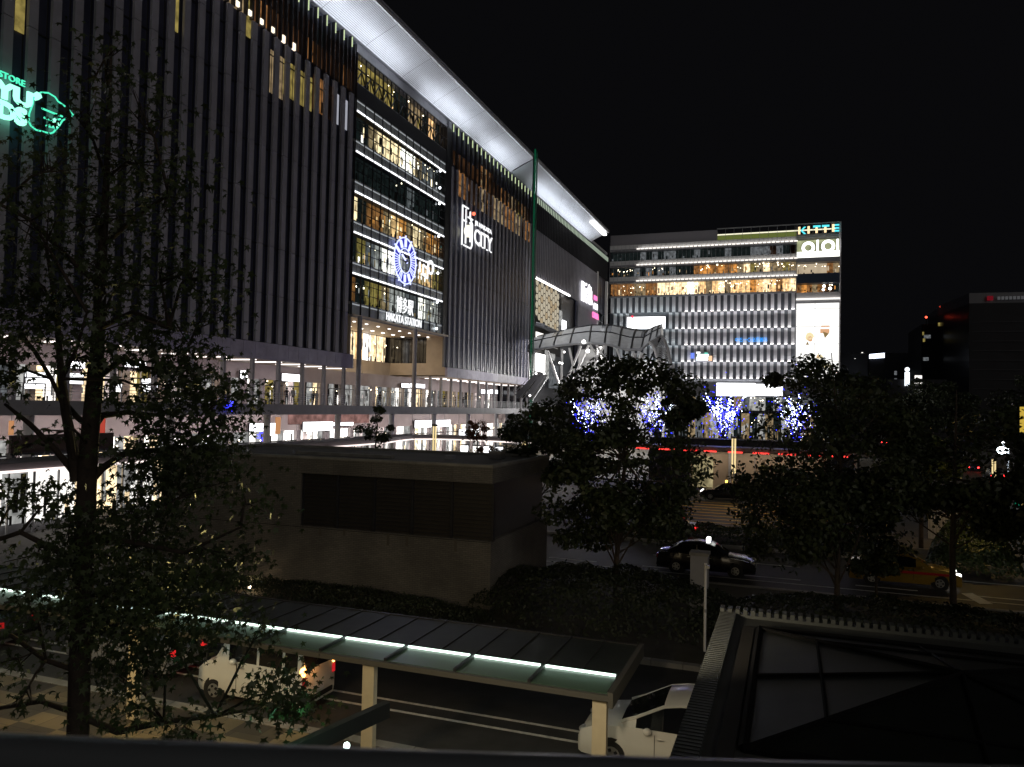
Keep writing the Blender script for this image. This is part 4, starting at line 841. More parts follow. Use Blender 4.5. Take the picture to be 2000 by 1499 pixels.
# dark water streaks under the window
stn = pbr('water_stain', (0.10, 0.088, 0.07), .9)
for x, L in ((625, .35), (672, .25), (758, .5), (795, .45), (890, .5)): p = gY(x, 1045, 28); mb = MB(); mb.box(p.x-.05, p.x+.06, BY0-.012, BY0-.004, wz0-L, wz0, stn); mb.build('stain', bk)
p = gY(487, 1147, 26.6); t = thing('garden_spotlight', 'small warm garden spotlight shining by the foot of the brick house', 'lamp', (p.x, p.y, 0)); mb = MB(); mb.tube([(p.x, p.y, 0), (p.x, p.y, p.z-.1)], .03, darkst, 6); mb.build('post', t); mb = MB(); mb.ball(p, .07, em('spotlight_bulb', (1, .8, .55), 14)); mb.build('bulb', t); lamp('spotlight_beam', 'POINT', p+Vector((0, .15, .1)), 9, (1, .7, .4), .06, parent=t)

# ================================================================== bus shelter with a light strip
bs = thing('bus_shelter', 'long low bus shelter roof with a greenish white light strip', 'bus shelter', (-15, 15.5, .13))
S0, S1, YA, YL, YB = -32.0, -3.2, 14.72, 15.72, 17.85; ZS = 2.5
gpan = pbr('frosted_roof_glass', (0.07, 0.13, 0.09), 0.3); b_ = gpan.node_tree.nodes['Principled BSDF']; b_.inputs['Transmission Weight'].default_value = 0.0
mb = MB(); mb.box(S0, S1, YA, YL-.06, ZS, ZS+.03, gpan); mb.build('roof_glass', bs)
mb = MB(); mb.box(S0, S1, YL+.07, YB, ZS+.02, ZS+.06, pbr('roof_sheet', (0.022, 0.029, 0.026), .45, .1, .35, 2)); mb.build('roof_sheet', bs)
mb = MB(); x = S1
while x > S0: mb.box(x-.03, x+.03, YA-.02, YL+.04, ZS-.05, ZS+.09, darkst); x -= 1.62
x = S1
while x > S0: mb.box(x-.015, x+.015, YL+.07, YB, ZS+.06, ZS+.085, darkst); x -= .81
mb.box(S0, S1, YA-.12, YA-.03, ZS-.08, ZS+.03, pbr('shelter_gutter', (0.09, 0.09, 0.085), .5)); mb.box(S0, S1, YB, YB+.08, ZS-.12, ZS+.08, darkst); mb.box(S1, S1+.1, YA-.12, YB+.08, ZS-.2, ZS+.1, MATS['shelter_gutter']); mb.build('roof_frame', bs)
tb = em('shelter_tube', (0.78, 1, 0.86), 2.6); x = S1-.06
while x > S0+1.5: mb = MB(); mb.box(x-1.53, x-.03, YL-.03, YL+.03, ZS+.03, ZS+.07, tb); mb.build('light_strip', bs); x -= 1.62
for (a, b) in ((-32, -18), (-18, -3.4)): lamp('shelter_light', 'AREA', ((a+b)/2, YL, ZS-.08), 24, (0.9, 1, .9), .08, (0, 0, -1), b-a, bs, long=(1, 0, 0)); lamp('shelter_uplight', 'AREA', ((a+b)/2, YL-.03, ZS+.16), 2.2, (0.6, 1, .75), .06, (0, -0.35, -1), b-a, bs, long=(1, 0, 0))
postm = pbr('cream_post', (0.62, 0.56, 0.42), .5, 0, .08, 3)
for px in (-27, -21.1, -15.15, -8.55, -3.42):
    mb = MB(); mb.box(px-.14, px+.14, 14.86, 15.02, .13, ZS-.14, postm); mb.box(px-.05, px+.05, 14.83, 15.9, ZS-.13, ZS-.03, darkst); mb.build('post', bs)
lamp('forecourt_lamp', 'SPOT', (-10.0, 8.5, 5.2), 520, (1, .76, .42), .15, (0.05, 1, -.47), spot=R(125))
lamp('forecourt_lamp', 'SPOT', (-15.5, 10.5, 4.6), 560, (1, .72, .34), .15, (-.15, .45, -1), spot=R(120))
lamp('forecourt_lamp', 'SPOT', (-2.6, 9.5, 5.2), 520, (1, .82, .55), .15, (0.05, 1, -.5), spot=R(110))
# sloping beam with a small lamp just below the balcony
t = thing('sloping_beam', 'short dark sloping beam crossing the shelter post, with a tiny bright lamp', 'beam', gD(690, 1420, 9)); a = gD(560, 1475, 8.6); b = gD(757, 1385, 9.6); mb = MB(); d_ = b-a; mb.obox((a+b)/2, d_/2, Vector((0, 0, .095)), d_.cross(Vector((0, 0, 1))).normalized()*.05, pbr('beam_paint', (.05, .055, .055), .5)); mb.build('beam', t)
mb = MB(); mb.ball(gD(677, 1458, 8.2), .035, em('beam_bulb', (.8, 1, .93), 12), 8, 6, 1.2); mb.build('bulb', t)
# balcony handrail right in front of the camera
t = thing('handrail', 'blurred dark metal handrail along the very bottom of the view', 'handrail', (0, .5, 7)); mb = MB(); P_ = [gD(x, y, .42) for x, y in ((-900, 1430), (0, 1474), (600, 1500), (1000, 1514), (1500, 1528), (2900, 1560))]
mb.tube(P_, .011, pbr('rail_metal', (.16, .175, .19), .32, .3), 14); mb.build('rail', t, 60); mb = MB(); mb.tube([p-Vector((0, 0, .12)) for p in P_], .006, darkst, 8); mb.build('lower_rail', t)

# ================================================================== low roof with a pyramid skylight
sk = thing('skylight_roof', 'dark low roof with ribbed metal rim and a pyramid glass skylight', 'roof', (3, 9, 0))
rimm = pbr('rib_metal', (.075, .083, .083), .45, .3, .12, 3); inn = pbr('roof_membrane', (.07, .073, .07), .7, 0, .25, 2.5)
RX0, RY1, RZ = -1.1, 14.2, 4.5
mb = MB(); mb.box(RX0+.03, RX0+.2, 2.0, RY1, .13, RZ-.1, greyp); mb.box(RX0+.2, 11, RY1-.2, RY1-.03, .13, RZ-.1, greyp); mb.build('wall', sk)
mb = MB(); y = 2.0
while y < RY1-.05: mb.box(RX0, RX0+.27, y, y+.045, RZ-.25, RZ+.012, rimm); y += .09
mb.box(RX0+.005, RX0+.265, 2.0, RY1, RZ-.24, RZ, rimm); x = RX0
while x < 11: mb.box(x, x+.07, RY1-.2, RY1+.04, RZ-.25, RZ+.07, rimm); x += .128
mb.box(RX0+.27, 11, RY1-.21, RY1-.01, RZ-.3, RZ-.01, rimm); mb.build('ribbed_rim', sk)
mb = MB(); mb.poly([(RX0+.27, 2, RZ-.06), (11, 2, RZ-.06), (11, RY1-.2, RZ-.06), (RX0+.27, RY1-.2, RZ-.06)], inn); mb.build('roof_deck', sk)
zk = 4.46; A_ = gZ(1480, 1230, zk); B_ = gZ(1456, 1466, zk); ap = gZ(1880, 1318, 5.05); C2 = Vector((2*ap.x-A_.x, A_.y, zk)); D2 = Vector((2*ap.x-B_.x, B_.y, zk)); A_.x = B_.x = (A_.x+B_.x)/2
skg = pbr('skylight_glass', (.014, .016, .015), .5, 0, .3, 1.5, spec=.3); skb = pbr('skylight_bar', (.009, .009, .01), .8, spec=.1)
mb = MB()
for tri in ((A_, B_, ap), (B_, D2, ap), (D2, C2, ap), (C2, A_, ap)): mb.poly(tri, skg)
mb.build('glass_pyramid', sk)
up = Vector((0, 0, .02)); mb = MB()
for (p, q) in ((A_, ap), (B_, ap), (C2, ap), (D2, ap)): mb.tube([p+up, q+up], .03, skb, 5)
for (p, q) in ((A_, B_), (B_, D2), (D2, C2), (C2, A_)): mb.tube([p+up, q+up], .05, skb, 5)
for (p, q) in ((A_, B_), (B_, D2), (D2, C2), (C2, A_)):
    mm = (p+q)/2; mb.tube([mm+up, ap+up], .022, skb, 5); mb.tube([p.lerp(ap, .36)+up, q.lerp(ap, .36)+up], .022, skb, 5)
mb.build('glazing_bar', sk)
mb = MB(); y0 = B_.y-.35; mb.box(A_.x-.26, A_.x-.08, y0, A_.y+.1, RZ-.055, RZ-.03, sil); mb.build('gutter', sk)

# ================================================================== cars
def car(label, kind='sedan', L=4.6, W=1.7, H=1.48, paintc=(.02, .02, .022), group=None, lights=(0, 0), rooflamp=None, doorband=None, rough=.22):
    t = thing('parked_car' if kind != 'taxi' else 'taxi', label, 'car' if kind not in ('taxi', 'van') else kind, (0, 0, 0), 0, group)
    if kind == 'van': t.name = 'small_van'; S = [(0, .62, .62, .86), (.06, .80, .80, .93), (.3, 1.02, 1.0, .97), (.62, 1.14, 1.10, .99), (1.08, 1.80, 1.13, 1.0), (1.35, 1.86, 1.13, 1.0), (1.98, 1.89, 1.13, 1), (2.06, 1.89, 1.13, 1), (2.78, 1.88, 1.13, 1), (2.86, 1.88, 1.13, 1), (3.26, 1.86, 1.14, 1), (3.38, 1.78, 1.14, .985), (3.42, 1.1, 1.08, .96)]; sideglass = (4, 5, 7, 9); ws = (3,); rw = (11,); f_ = L/3.42; axles = (.62, 2.98); wr = .29
    elif kind == 'mpv': S = [(0, .55, .55, .72), (.1, .74, .74, .86), (.4, .92, .9, .95), (1.0, 1.06, .98, .99), (1.35, 1.24, 1.0, 1), (1.95, 1.55, 1.0, 1), (2.3, 1.62, 1.0, 1), (2.75, 1.64, 1.0, 1), (2.83, 1.64, 1.0, 1), (3.5, 1.62, 1.02, 1), (3.6, 1.61, 1.03, 1), (4.05, 1.5, 1.06, .98), (4.25, 1.05, .98, .94)]; sideglass = (4, 5, 6, 8); ws = (3, 4); rw = (10,); f_ = L/4.25; axles = (.82, 3.45); wr = .31
    else: S = [(0, .52, .52, .78), (.08, .68, .68, .9), (.5, .84, .82, .97), (1.25, .95, .9, 1), (1.85, 1.36, .93, 1), (2.1, 1.44, .93, 1), (2.65, 1.47, .93, 1), (2.73, 1.47, .93, 1), (3.35, 1.42, .94, 1), (3.6, 1.34, .95, 1), (4.1, 1.0, .96, .98), (4.5, .96, .92, .93), (4.6, .72, .7, .86)]; sideglass = (4, 5, 7, 8); ws = (3, 4); rw = (9,); f_ = L/4.6; axles = (.9, 3.65); wr = .31
    hs_ = H/max(s_[1] for s_ in S)
    body = pbr(label.split()[0]+'_paint_'+kind, paintc, rough, .1, .04, 1.5, spec=.6); gl = pbr('car_glass', (.008, .009, .012), .05, 0, 0, spec=.8)
    B = MB(); G = MB(); rows = []
    for (x, zt, zb, wf) in S:
        x = (x*f_-L/2)*-1; zt *= hs_; zb *= hs_; w_ = W/2*wf; cab = zt-zb > .15; wt = w_*(.80 if cab and kind != 'van' else (.9 if cab else .82)); zl = .2 if kind != 'van' else .22
        rows.append([(x, w_*.93, zl), (x, w_, zl+.16), (x, w_*1.0, (zl+zb)*.52), (x, w_*.975, zb), (x, wt+.02, zt-.07 if cab else zt-.03), (x, wt-.09, zt), (x, 0, zt+.03)])
    for i in range(len(rows)-1):
        for sgn in (1, -1):
            for k in range(6):
                a, b = rows[i], rows[i+1]; q = [a[k], b[k], b[k+1], a[k+1]]; q = [(p[0], p[1]*sgn, p[2]) for p in q]
                if sgn > 0: q.reverse()
                tgt = B; mt = body
                if k == 3 and i in sideglass: tgt, mt = G, gl
                if k in (4, 5) and (i in ws or i in rw): tgt, mt = G, gl
                tgt.poly(q, mt)
    for sgn in (1, -1): B.tube([(rows[i][4][0], rows[i][4][1]*sgn, rows[i][4][2]+.02) for i in range(3, len(rows)-2)], .038, body, 6)
    for i in (0, -1):
        r_ = rows[i]; B.poly([(p[0], p[1], p[2]) for p in r_]+[(p[0], -p[1], p[2]) for p in reversed(r_[:-1])], body)
    xr = -L/2-.012
    if kind == 'van': G.poly([(xr+.03, -.56, 1.12), (xr+.03, .56, 1.12), (xr+.1, .52, 1.66), (xr+.1, -.52, 1.66)], gl)
    ob = B.build('body', t); me = ob.data
    import bmesh
    bm = bmesh.new(); bm.from_mesh(me); bmesh.ops.remove_doubles(bm, verts=bm.verts, dist=.003); bmesh.ops.recalc_face_normals(bm, faces=bm.faces); bm.to_mesh(me); bm.free(); me.polygons.foreach_set('use_smooth', [True]*len(me.polygons)); me.set_sharp_from_angle(angle=R(38))
    G.build('window', t, 30)
    for ax in axles:
        for sgn in (1, -1):
            x = L/2-ax*f_; m_ = MB(); y = sgn*(W/2-.02); m_.tube([(x, y-sgn*.2, wr), (x, y+sgn*.015, wr)], wr, rubber, 20); wo = m_.build('wheel', t, 50)
            m_ = MB(); m_.tube([(x, y+sgn*.016, wr), (x, y+sgn*.03, wr)], wr*.62, alloy, 16)
            for k in range(5): a = 2*math.pi*k/5; m_.tube([(x+wr*.3*math.cos(a), y+sgn*.034, wr+wr*.3*math.sin(a)), (x+wr*.5*math.cos(a), y+sgn*.034, wr+wr*.5*math.sin(a))], .035, rubber, 6)
            m_.build('rim', wo)
            m_ = MB(); m_.tube([(x, y-sgn*.2, wr+.01), (x, y+sgn*.005, wr+.01)], wr*1.2, sil, 20); m_.build('wheel_arch', t, 50)
    hl_, tl_ = lights
    for sgn in (1, -1):
        m_ = MB(); zc = .68*hs_ if kind != 'van' else .82; m_.ball((L/2-.14, sgn*(W/2-.3), zc), .14, em('headlamp_on_%d' % hl_, (1, .97, .9), hl_) if hl_ else alloy, 8, 6, .7); m_.build('headlight', t, 60)
        m_ = MB()
        if kind == 'van':
            m_.box(-L/2-.02, -L/2+.1, sgn*(W/2-.03), sgn*(W/2-.15), .76, .98, em('tail_red_lens', (1, .03, .04), .5)); m_.ball((-L/2+.03, sgn*(W/2-.08), 1.13), .085, em('amber_indicator', (1, .45, .1), 9), 10, 8, 1.6)
        else: m_.box(-L/2-.01, -L/2+.16, sgn*(W/2-.12), sgn*(W/2-.36), .66*hs_, .84*hs_, em('tail_light_%d' % (tl_*10), (1, .03, .03), tl_) if tl_ else pbr('red_lens', (.25, .01, .01), .2))
        m_.build('tail_light', t)
        m_ = MB(); mx = L/2-(1.3 if kind == 'van' else 1.62)*f_; m_.ball((mx, sgn*(W/2+.09), (1.16 if kind == 'van' else .98)*1.0), .1, body, 8, 6, .8); m_.build('mirror', t, 60)
    m_ = MB(); m_.box(-L/2-.03, -L/2+.08, -.8*W/2, .8*W/2, .3, .42, rubber); m_.build('bumper', t); m_ = MB(); m_.box(L/2-.1, L/2+.01, -.55*W/2, .55*W/2, .28, .42, rubber); m_.build('bumper', t)
    m_ = MB(); m_.box(L/2-.03, L/2+.015, -.17, .17, .43, .54, whitep); m_.build('number_plate', t); m_ = MB(); m_.box(-L/2-.035, -L/2, -.17, .17, .5, .62, whitep); m_.build('number_plate', t)
    m_ = MB()
    for sgn in (1, -1):
        for xx in ((.15, -.85) if kind != 'van' else (.1, -.8)): m_.box(xx, xx+.14, sgn*(W/2-.01), sgn*(W/2+.02), .8*hs_ if kind != 'van' else .98, .83*hs_ if kind != 'van' else 1.01, alloy)
        for xx in (.35, -.6): m_.box(xx, xx+.012, sgn*(W/2-.03), sgn*(W/2+.006), .38, (.9 if kind != 'van' else 1.08)*hs_, rubber)
    m_.build('door_handle', t)
    if rooflamp: m_ = MB(); m_.box(.0, .18, -.22, .22, H+.01, H+.2, em('roof_lamp_'+rooflamp[0], rooflamp[1], rooflamp[2])); m_.build('roof_lamp', t)
    if doorband: 
        m_ = MB()
        for sgn in (1, -1): m_.box(-1.3, 1.9, sgn*(W/2-.0), sgn*(W/2+.012), .66, .76, doorband)
        m_.build('side_stripe', t)
    return t
def put(t, x, y, rz): t.location = (x, y, .004); t.rotation_euler = (0, 0, rz)
PI = math.pi
t = car('white boxy small van stopped beyond the shelter with its amber indicators lit', 'van', 3.42, 1.48, 1.9, (.8, .78, .73), lights=(0, 1)); put(t, -13.25, 17.55, PI-.02); van = t
lamp('indicator_glow', 'POINT', (-11.3, 17.1, 1.2), 5, (1, .4, .1), .1)
t = car('white rounded hatchback half hidden by the skylight roof and shelter post', 'mpv', 4.25, 1.7, 1.62, (.75, .74, .7)); put(t, -2.35, 17.95, PI+.01)
t = car('silver hatchback with lit brake lamps, behind the big trunk', 'mpv', 4.2, 1.7, 1.6, (.33, .33, .35), lights=(0, .8)); put(t, -18.6, 18.3, PI-.03)
t = car('dark sedan at the left edge below the shelter light strip', 'sedan', 4.5, 1.7, 1.45, (.12, .12, .13), lights=(0, .3)); put(t, -25.6, 18.2, PI)
t = car('black taxi with amber roof lamp waiting at the head of the striped bay', 'taxi', 4.7, 1.72, 1.55, (.012, .012, .016), lights=(4, 0), rooflamp=('amber', (1, .55, .1), 4), group='taxis waiting round the rotary'); put(t, -5.2, 72.6, PI)
t = car('black taxi with white roof lamp, beyond the grey pillar', 'taxi', 4.7, 1.72, 1.5, (.012, .012, .014), lights=(0, 0), rooflamp=('white', (1, 1, 1), 6), group='taxis waiting round the rotary'); put(t, -3.8, 39.6, 0)
t = car('yellow taxi with red side stripe and lit headlamps, under the right trees', 'taxi', 4.75, 1.72, 1.5, (.32, .2, .03), lights=(6, 0), group='taxis waiting round the rotary', doorband=em('stripe_red_dim', (.4, .02, .02), .06)); put(t, 5.15, 41.0, 0)
t = car('pale grey car with red tail lamp at the near end of the striped bay', 'sedan', 4.5, 1.7, 1.45, (.45, .45, .46), lights=(0, 2)); put(t, -7.6, 49.3, PI)
for (px, py, d, lb, rz, cc) in ((1940, 922, 98, 'far dark car with a pair of red tail lamps below the bright street lamp', PI/2, (.03, .03, .03)), (1725, 860, 206, 'far car seen as one red lamp among the right tree leaves', PI/2, (.1, .02, .02)), (1905, 905, 112, 'far car with red lamps left of the bright street lamp', PI/2-.3, (.05, .05, .05)), (1830, 850, 240, 'far white van-like car with bright headlamps between the right trees', -PI/2, (.4, .4, .4)), (1615, 925, 90, 'pale car partly hidden right of the beige screen wall', 0, (.4, .4, .4))):
    p = gD(px, py+12, d); t = car(lb, 'mpv', 4.3, 1.7, 1.6, cc, 'cars on the far road', lights=(7 if rz < 0 else 0, 9 if rz > 0 else 0)); put(t, p.x, p.y, rz)

# ================================================================== trees
def leafmesh(name, P, Nn, size, mt, seed, star=False, parent=None):
    rs = np.random.RandomState(seed); n = len(P)
    if star: rr = np.array([1, .34]*5+[1, .3])[:10]*np.array([1, 1, .9, 1, .75, 1, .75, 1, .9, 1]); K = 10
    else: rr = np.array([1., .55, 1., .55]); K = 4
    th = np.arange(K)*2*np.pi/K; base = np.stack([rr*np.cos(th), rr*np.sin(th), np.zeros(K)], 1)
    a = Nn+rs.normal(0, .55, (n, 3)); a /= np.linalg.norm(a, axis=1)[:, None]+1e-6
    h = rs.normal(0, 1, (n, 3)); u = np.cross(a, h); u /= np.linalg.norm(u, axis=1)[:, None]+1e-6; v = np.cross(a, u)
    s_ = size*rs.uniform(.6, 1.25, n)
    V = P[:, None, :]+(base[None, :, 0, None]*u[:, None, :]+base[None, :, 1, None]*v[:, None, :])*s_[:, None, None]
    V[:, ::2, 2] -= (s_*.22)[:, None]
    me = bpy.data.meshes.new(name); me.vertices.add(n*K); me.vertices.foreach_set('co', V.reshape(-1).astype(np.float32)); me.loops.add(n*K); me.loops.foreach_set('vertex_index', np.arange(n*K, dtype=np.int32)); me.polygons.add(n); me.polygons.foreach_set('loop_start', np.arange(n, dtype=np.int32)*K); me.polygons.foreach_set('loop_total', np.full(n, K, dtype=np.int32)); me.materials.append(mt); me.update(); me.validate()
    o = bpy.data.objects.new(name, me); col.objects.link(o)
    if parent is not None: adopt(o, parent)
    return o
def tree(label, x, y, H, Rr, z0, seed, nl=9000, size=.12, mt=leaf2, group=None, lobes=30, rt=.14, name='broadleaf_tree', sq=1.0, sparse=False, gaps=(), extra=()):
    rs = random.Random(seed); nr = np.random.RandomState(seed)
    t = thing(name, label, 'tree', (x, y, 0.1), 0, group); c = Vector((x, y, (z0+H)/2)); hz = (H-z0)/2
    tr = MB(); pts = [Vector((x, y, 0)), Vector((x+rs.uniform(-.1, .1), y, z0)), Vector((x+rs.uniform(-.3, .3), y+rs.uniform(-.2, .2), z0+hz)), Vector((x+rs.uniform(-.4, .4), y, H-.5))]
    tr.tube(pts, [rt, rt*.8, rt*.5, rt*.12], bark, 9); P = []; Nn = []
    for k in range(lobes):
        while True:
            v = Vector((rs.uniform(-1, 1), rs.uniform(-1, 1), rs.uniform(-1, 1)))
            if .3 < v.length < 1: break
        lc = Vector((c.x+v.x*Rr*.8, c.y+v.y*Rr*.8*sq, c.z+v.z*hz*.82)); lr = Rr*rs.uniform(.13, .33)*(1.15-.5*abs(v.z)*(v.z > 0))
        st_ = pts[1].lerp(pts[2], rs.uniform(0, 1)) if lc.z < pts[2].z+.5 else pts[2].lerp(pts[3], rs.uniform(0, .6)); st_.z = min(st_.z, lc.z); md = st_.lerp(lc, .5)+Vector((0, 0, -.12*Rr*.5)); tr.tube([st_, md, lc], [rt*.32, rt*.2, rt*.05], bark, 5)
        if sparse:
            for j in range(4): e_ = lc+Vector((rs.uniform(-1, 1), rs.uniform(-1, 1), rs.uniform(-.6, 1)))*lr*1.3; tr.tube([md.lerp(lc, .6), e_], [rt*.1, rt*.04], bark, 4)
        m_ = int(nl/lobes*rs.uniform(.6, 1.4)); g = nr.normal(0, 1, (m_, 3)); g /= np.linalg.norm(g, axis=1)[:, None]; r_ = lr*nr.uniform(.35, 1.12, m_)**.6
        q = np.array(lc)+g*r_[:, None]*np.array([1.15, 1.15, .8]); P.append(q); Nn.append(g*np.array([.6, .6, 1])+np.array([0, 0, .35]))
    for ex in extra:
        lc = gD(ex[0], ex[1], y*.985+rs.uniform(-1.3, 1.3)); md = pts[2].lerp(lc, .6); tr.tube([pts[2], md, lc], [rt*.25, rt*.16, rt*.05], bark, 5); er = rs.uniform(.45, .85); g = nr.normal(0, 1, (300, 3)); g /= np.linalg.norm(g, axis=1)[:, None]; r_ = er*nr.uniform(.2, 1.3, 300)**.6
        P.append(np.array(lc)+g*r_[:, None]*np.array([1.1, 1.1, .7])); Nn.append(g*.6+np.array([0, 0, .5]))
    P = np.concatenate(P); Nn = np.concatenate(Nn)
    if gaps:   # thin places in the crown where the light behind shines through
        q = (P-np.array([0, 0, EYE])) @ RW; px = 1000-F*q[:, 0]/q[:, 2]; py = 749.5+F*q[:, 1]/q[:, 2]; keep = np.ones(len(P), bool)
        for gx, gy, a_, b__ in gaps: keep &= ~((((px-gx)/a_)**2+((py-gy)/b__)**2 < 1+nr.normal(0, .25, len(P))) & (nr.random_sample(len(P)) < .85))
        P = P[keep]; Nn = Nn[keep]
    tr.build('trunk', t, 50); leafmesh('crown', P, Nn, size, mt, seed, False, t); return t
G1 = 'trees on the planted island'; GAP = [(1150, 815, 48, 40), (1285, 822, 42, 46), (1415, 815, 48, 46), (1550, 822, 52, 50), (1240, 885, 90, 14), (1275, 925, 66, 20), (1180, 940, 30, 16), (1110, 960, 26, 20), (1130, 760, 14, 8), (1215, 770, 12, 9), (1320, 850, 20, 10), (1480, 890, 60, 40), (1957, 885, 46, 34), (1925, 916, 60, 18), (1835, 852, 18, 14), (1725, 862, 14, 12), (1985, 985, 16, 14), (1995, 820, 14, 34), (1670, 900, 60, 16), (1850, 1030, 50, 40), (1850, 925, 60, 24), (1395, 1000, 50, 60)]
tree('full dark tree in the middle, hiding the legs of the arched roof', -6.6, 31.6, 10.5, 3.7, 1.3, 1, 20000, .12, group=G1, lobes=52, gaps=GAP, extra=[(1090, 800), (1118, 762), (1150, 738), (1185, 716), (1225, 714), (1265, 722), (1300, 738), (1335, 758), (1055, 812), (1130, 765), (1200, 745), (1250, 755), (1060, 845), (1330, 900), (1345, 960), (1095, 930), (1080, 1000), (1110, 1050), (1300, 1010)])
tree('tallest dark tree on the right, in front of the glowing poster wall', 1.9, 34.0, 11.0, 4.3, .9, 12, 21000, .12, group=G1, lobes=56, gaps=GAP, extra=[(1580, 712), (1610, 728), (1560, 745), (1640, 742), (1510, 742), (1690, 758), (1725, 790), (1620, 770), (1660, 800), (1470, 960), (1460, 1010), (1480, 1070), (1540, 1000), (1560, 1080), (1740, 850), (1640, 1060)])
tree('dark tree between the tallest tree and the right edge', 6.3, 35.4, 9.6, 3.5, 2.6, 3, 14000, .125, group=G1, lobes=38, gaps=GAP)
tree('dark tree cut by the right edge of the photo', 10.2, 33.6, 9.8, 3.3, 1.2, 4, 13000, .125, group=G1, lobes=36, gaps=GAP)
tree('dark tree peeping out right behind the full middle tree', -6.3, 46.5, 9.8, 1.7, 6.9, 5, 4500, .14, lobes=18)
tree('low bushy tree hiding the rear of the yellow taxi', 3.7, 37.6, 4.6, 1.7, .5, 44, 5000, .11, group=G1, lobes=20, rt=.07)
tree('low left shoulder tree beside the full middle tree', -11.8, 37.0, 8.3, 2.3, 3.0, 15, 6000, .12, lobes=22)
tree('small thin tree rising behind the roof of the brick house', -25.6, 44.5, 8.7, 1.6, 4.6, 6, 1500, .11, lobes=16, rt=.08, sparse=True, group='thin trees behind the brick house')
tree('thin reddish tree left of the glowing display panels', -20.6, 50.5, 7.6, 1.5, 3.8, 7, 1300, .11, mt=pbr('reddish_leaf', (.16, .06, .03), .6, 0, .4, 1), lobes=14, rt=.07, sparse=True, group='thin trees behind the brick house')
tree('thin tree right of the glowing display panels', -17.6, 51, 8.2, 1.9, 3.8, 8, 2200, .11, lobes=18, rt=.08, sparse=True, group='thin trees behind the brick house')
tree('little tree in front of the beige screen wall', -.4, 65, 4.6, 2.0, 2.0, 9, 2600, .12, lobes=14, rt=.09)
tree('bushy tree lit yellow beside the striped fence', 7.6, 52.5, 7.4, 2.6, 3.4, 10, 7000, .13, mt=leafm, lobes=22)
tree('distant dark tree under the lit vertical sign', 22, 140, 14.5, 7.5, 5, 11, 8000, .28, lobes=24, group='distant roadside trees')
tree('distant dark tree left of the vertical sign, beside the corner tower', 12.5, 156, 13.5, 8, 5, 12, 8000, .28, lobes=24, group='distant roadside trees')
tree('distant dark tree nearest the right edge of the photo', 38, 140, 15.5, 8.5, 5, 13, 8000, .28, lobes=24, group='distant roadside trees')
# hedges
def hedge(label, cx, cy, rx, ry, h, n, size, seed, mt=leaf2, name='shrub_bed', kind=None, cat='hedge', zb=.1):
    nr = np.random.RandomState(seed); th = nr.uniform(0, 2*np.pi, n); rr = np.sqrt(nr.uniform(0, 1, n)); X = cx+rx*rr*np.cos(th); Y = cy+ry*rr*np.sin(th)
    Z = zb+h*np.sqrt(np.maximum(0, 1-rr**2.4))*(1+.18*np.sin(X*2.3)*np.cos(Y*1.9))+nr.normal(0, .05, n); Nn = np.stack([rr*np.cos(th), rr*np.sin(th), np.full(n, 1.0)], 1)
    o = leafmesh(name, np.stack([X, Y, Z], 1), Nn, size, mt, seed)
    if kind: o['kind'] = kind
    else: tag(o, label, cat)
    return o
pbr('shrub_leaf', (.022, .03, .012), .6, 0, .5, 1)
hedge('', -6.6, 29.4, 5.6, 3.6, 1.5, 15000, .075, 21, MATS['shrub_leaf'], kind='stuff', name='shrub_bed'); hedge('', 4, 30, 7.5, 4.4, 1.0, 12000, .085, 22, MATS['shrub_leaf'], kind='stuff', name='shrub_bed')
hedge('', -17.5, 26.6, 7.5, 1.2, .55, 9000, .06, 23, MATS['shrub_leaf'], kind='stuff', name='shrub_bed'); hedge('', -2, 49.2, 9, 1.7, .8, 7000, .1, 24, kind='stuff', name='shrub_bed')
p = gZ(1850, 1075, 0); hedge('round clipped shrub in front of the striped fence', 9.6, 49.4, 2.0, 1.7, 1.9, 6000, .09, 25, leafm, 'clipped_shrub', cat='shrub')
hedge('loose yellow green shrub by the lit stripe of the yellow taxi', 8.8, 44.6, 2.2, 1.3, 1.5, 5000, .1, 26, leafm, 'loose_shrub', cat='shrub')
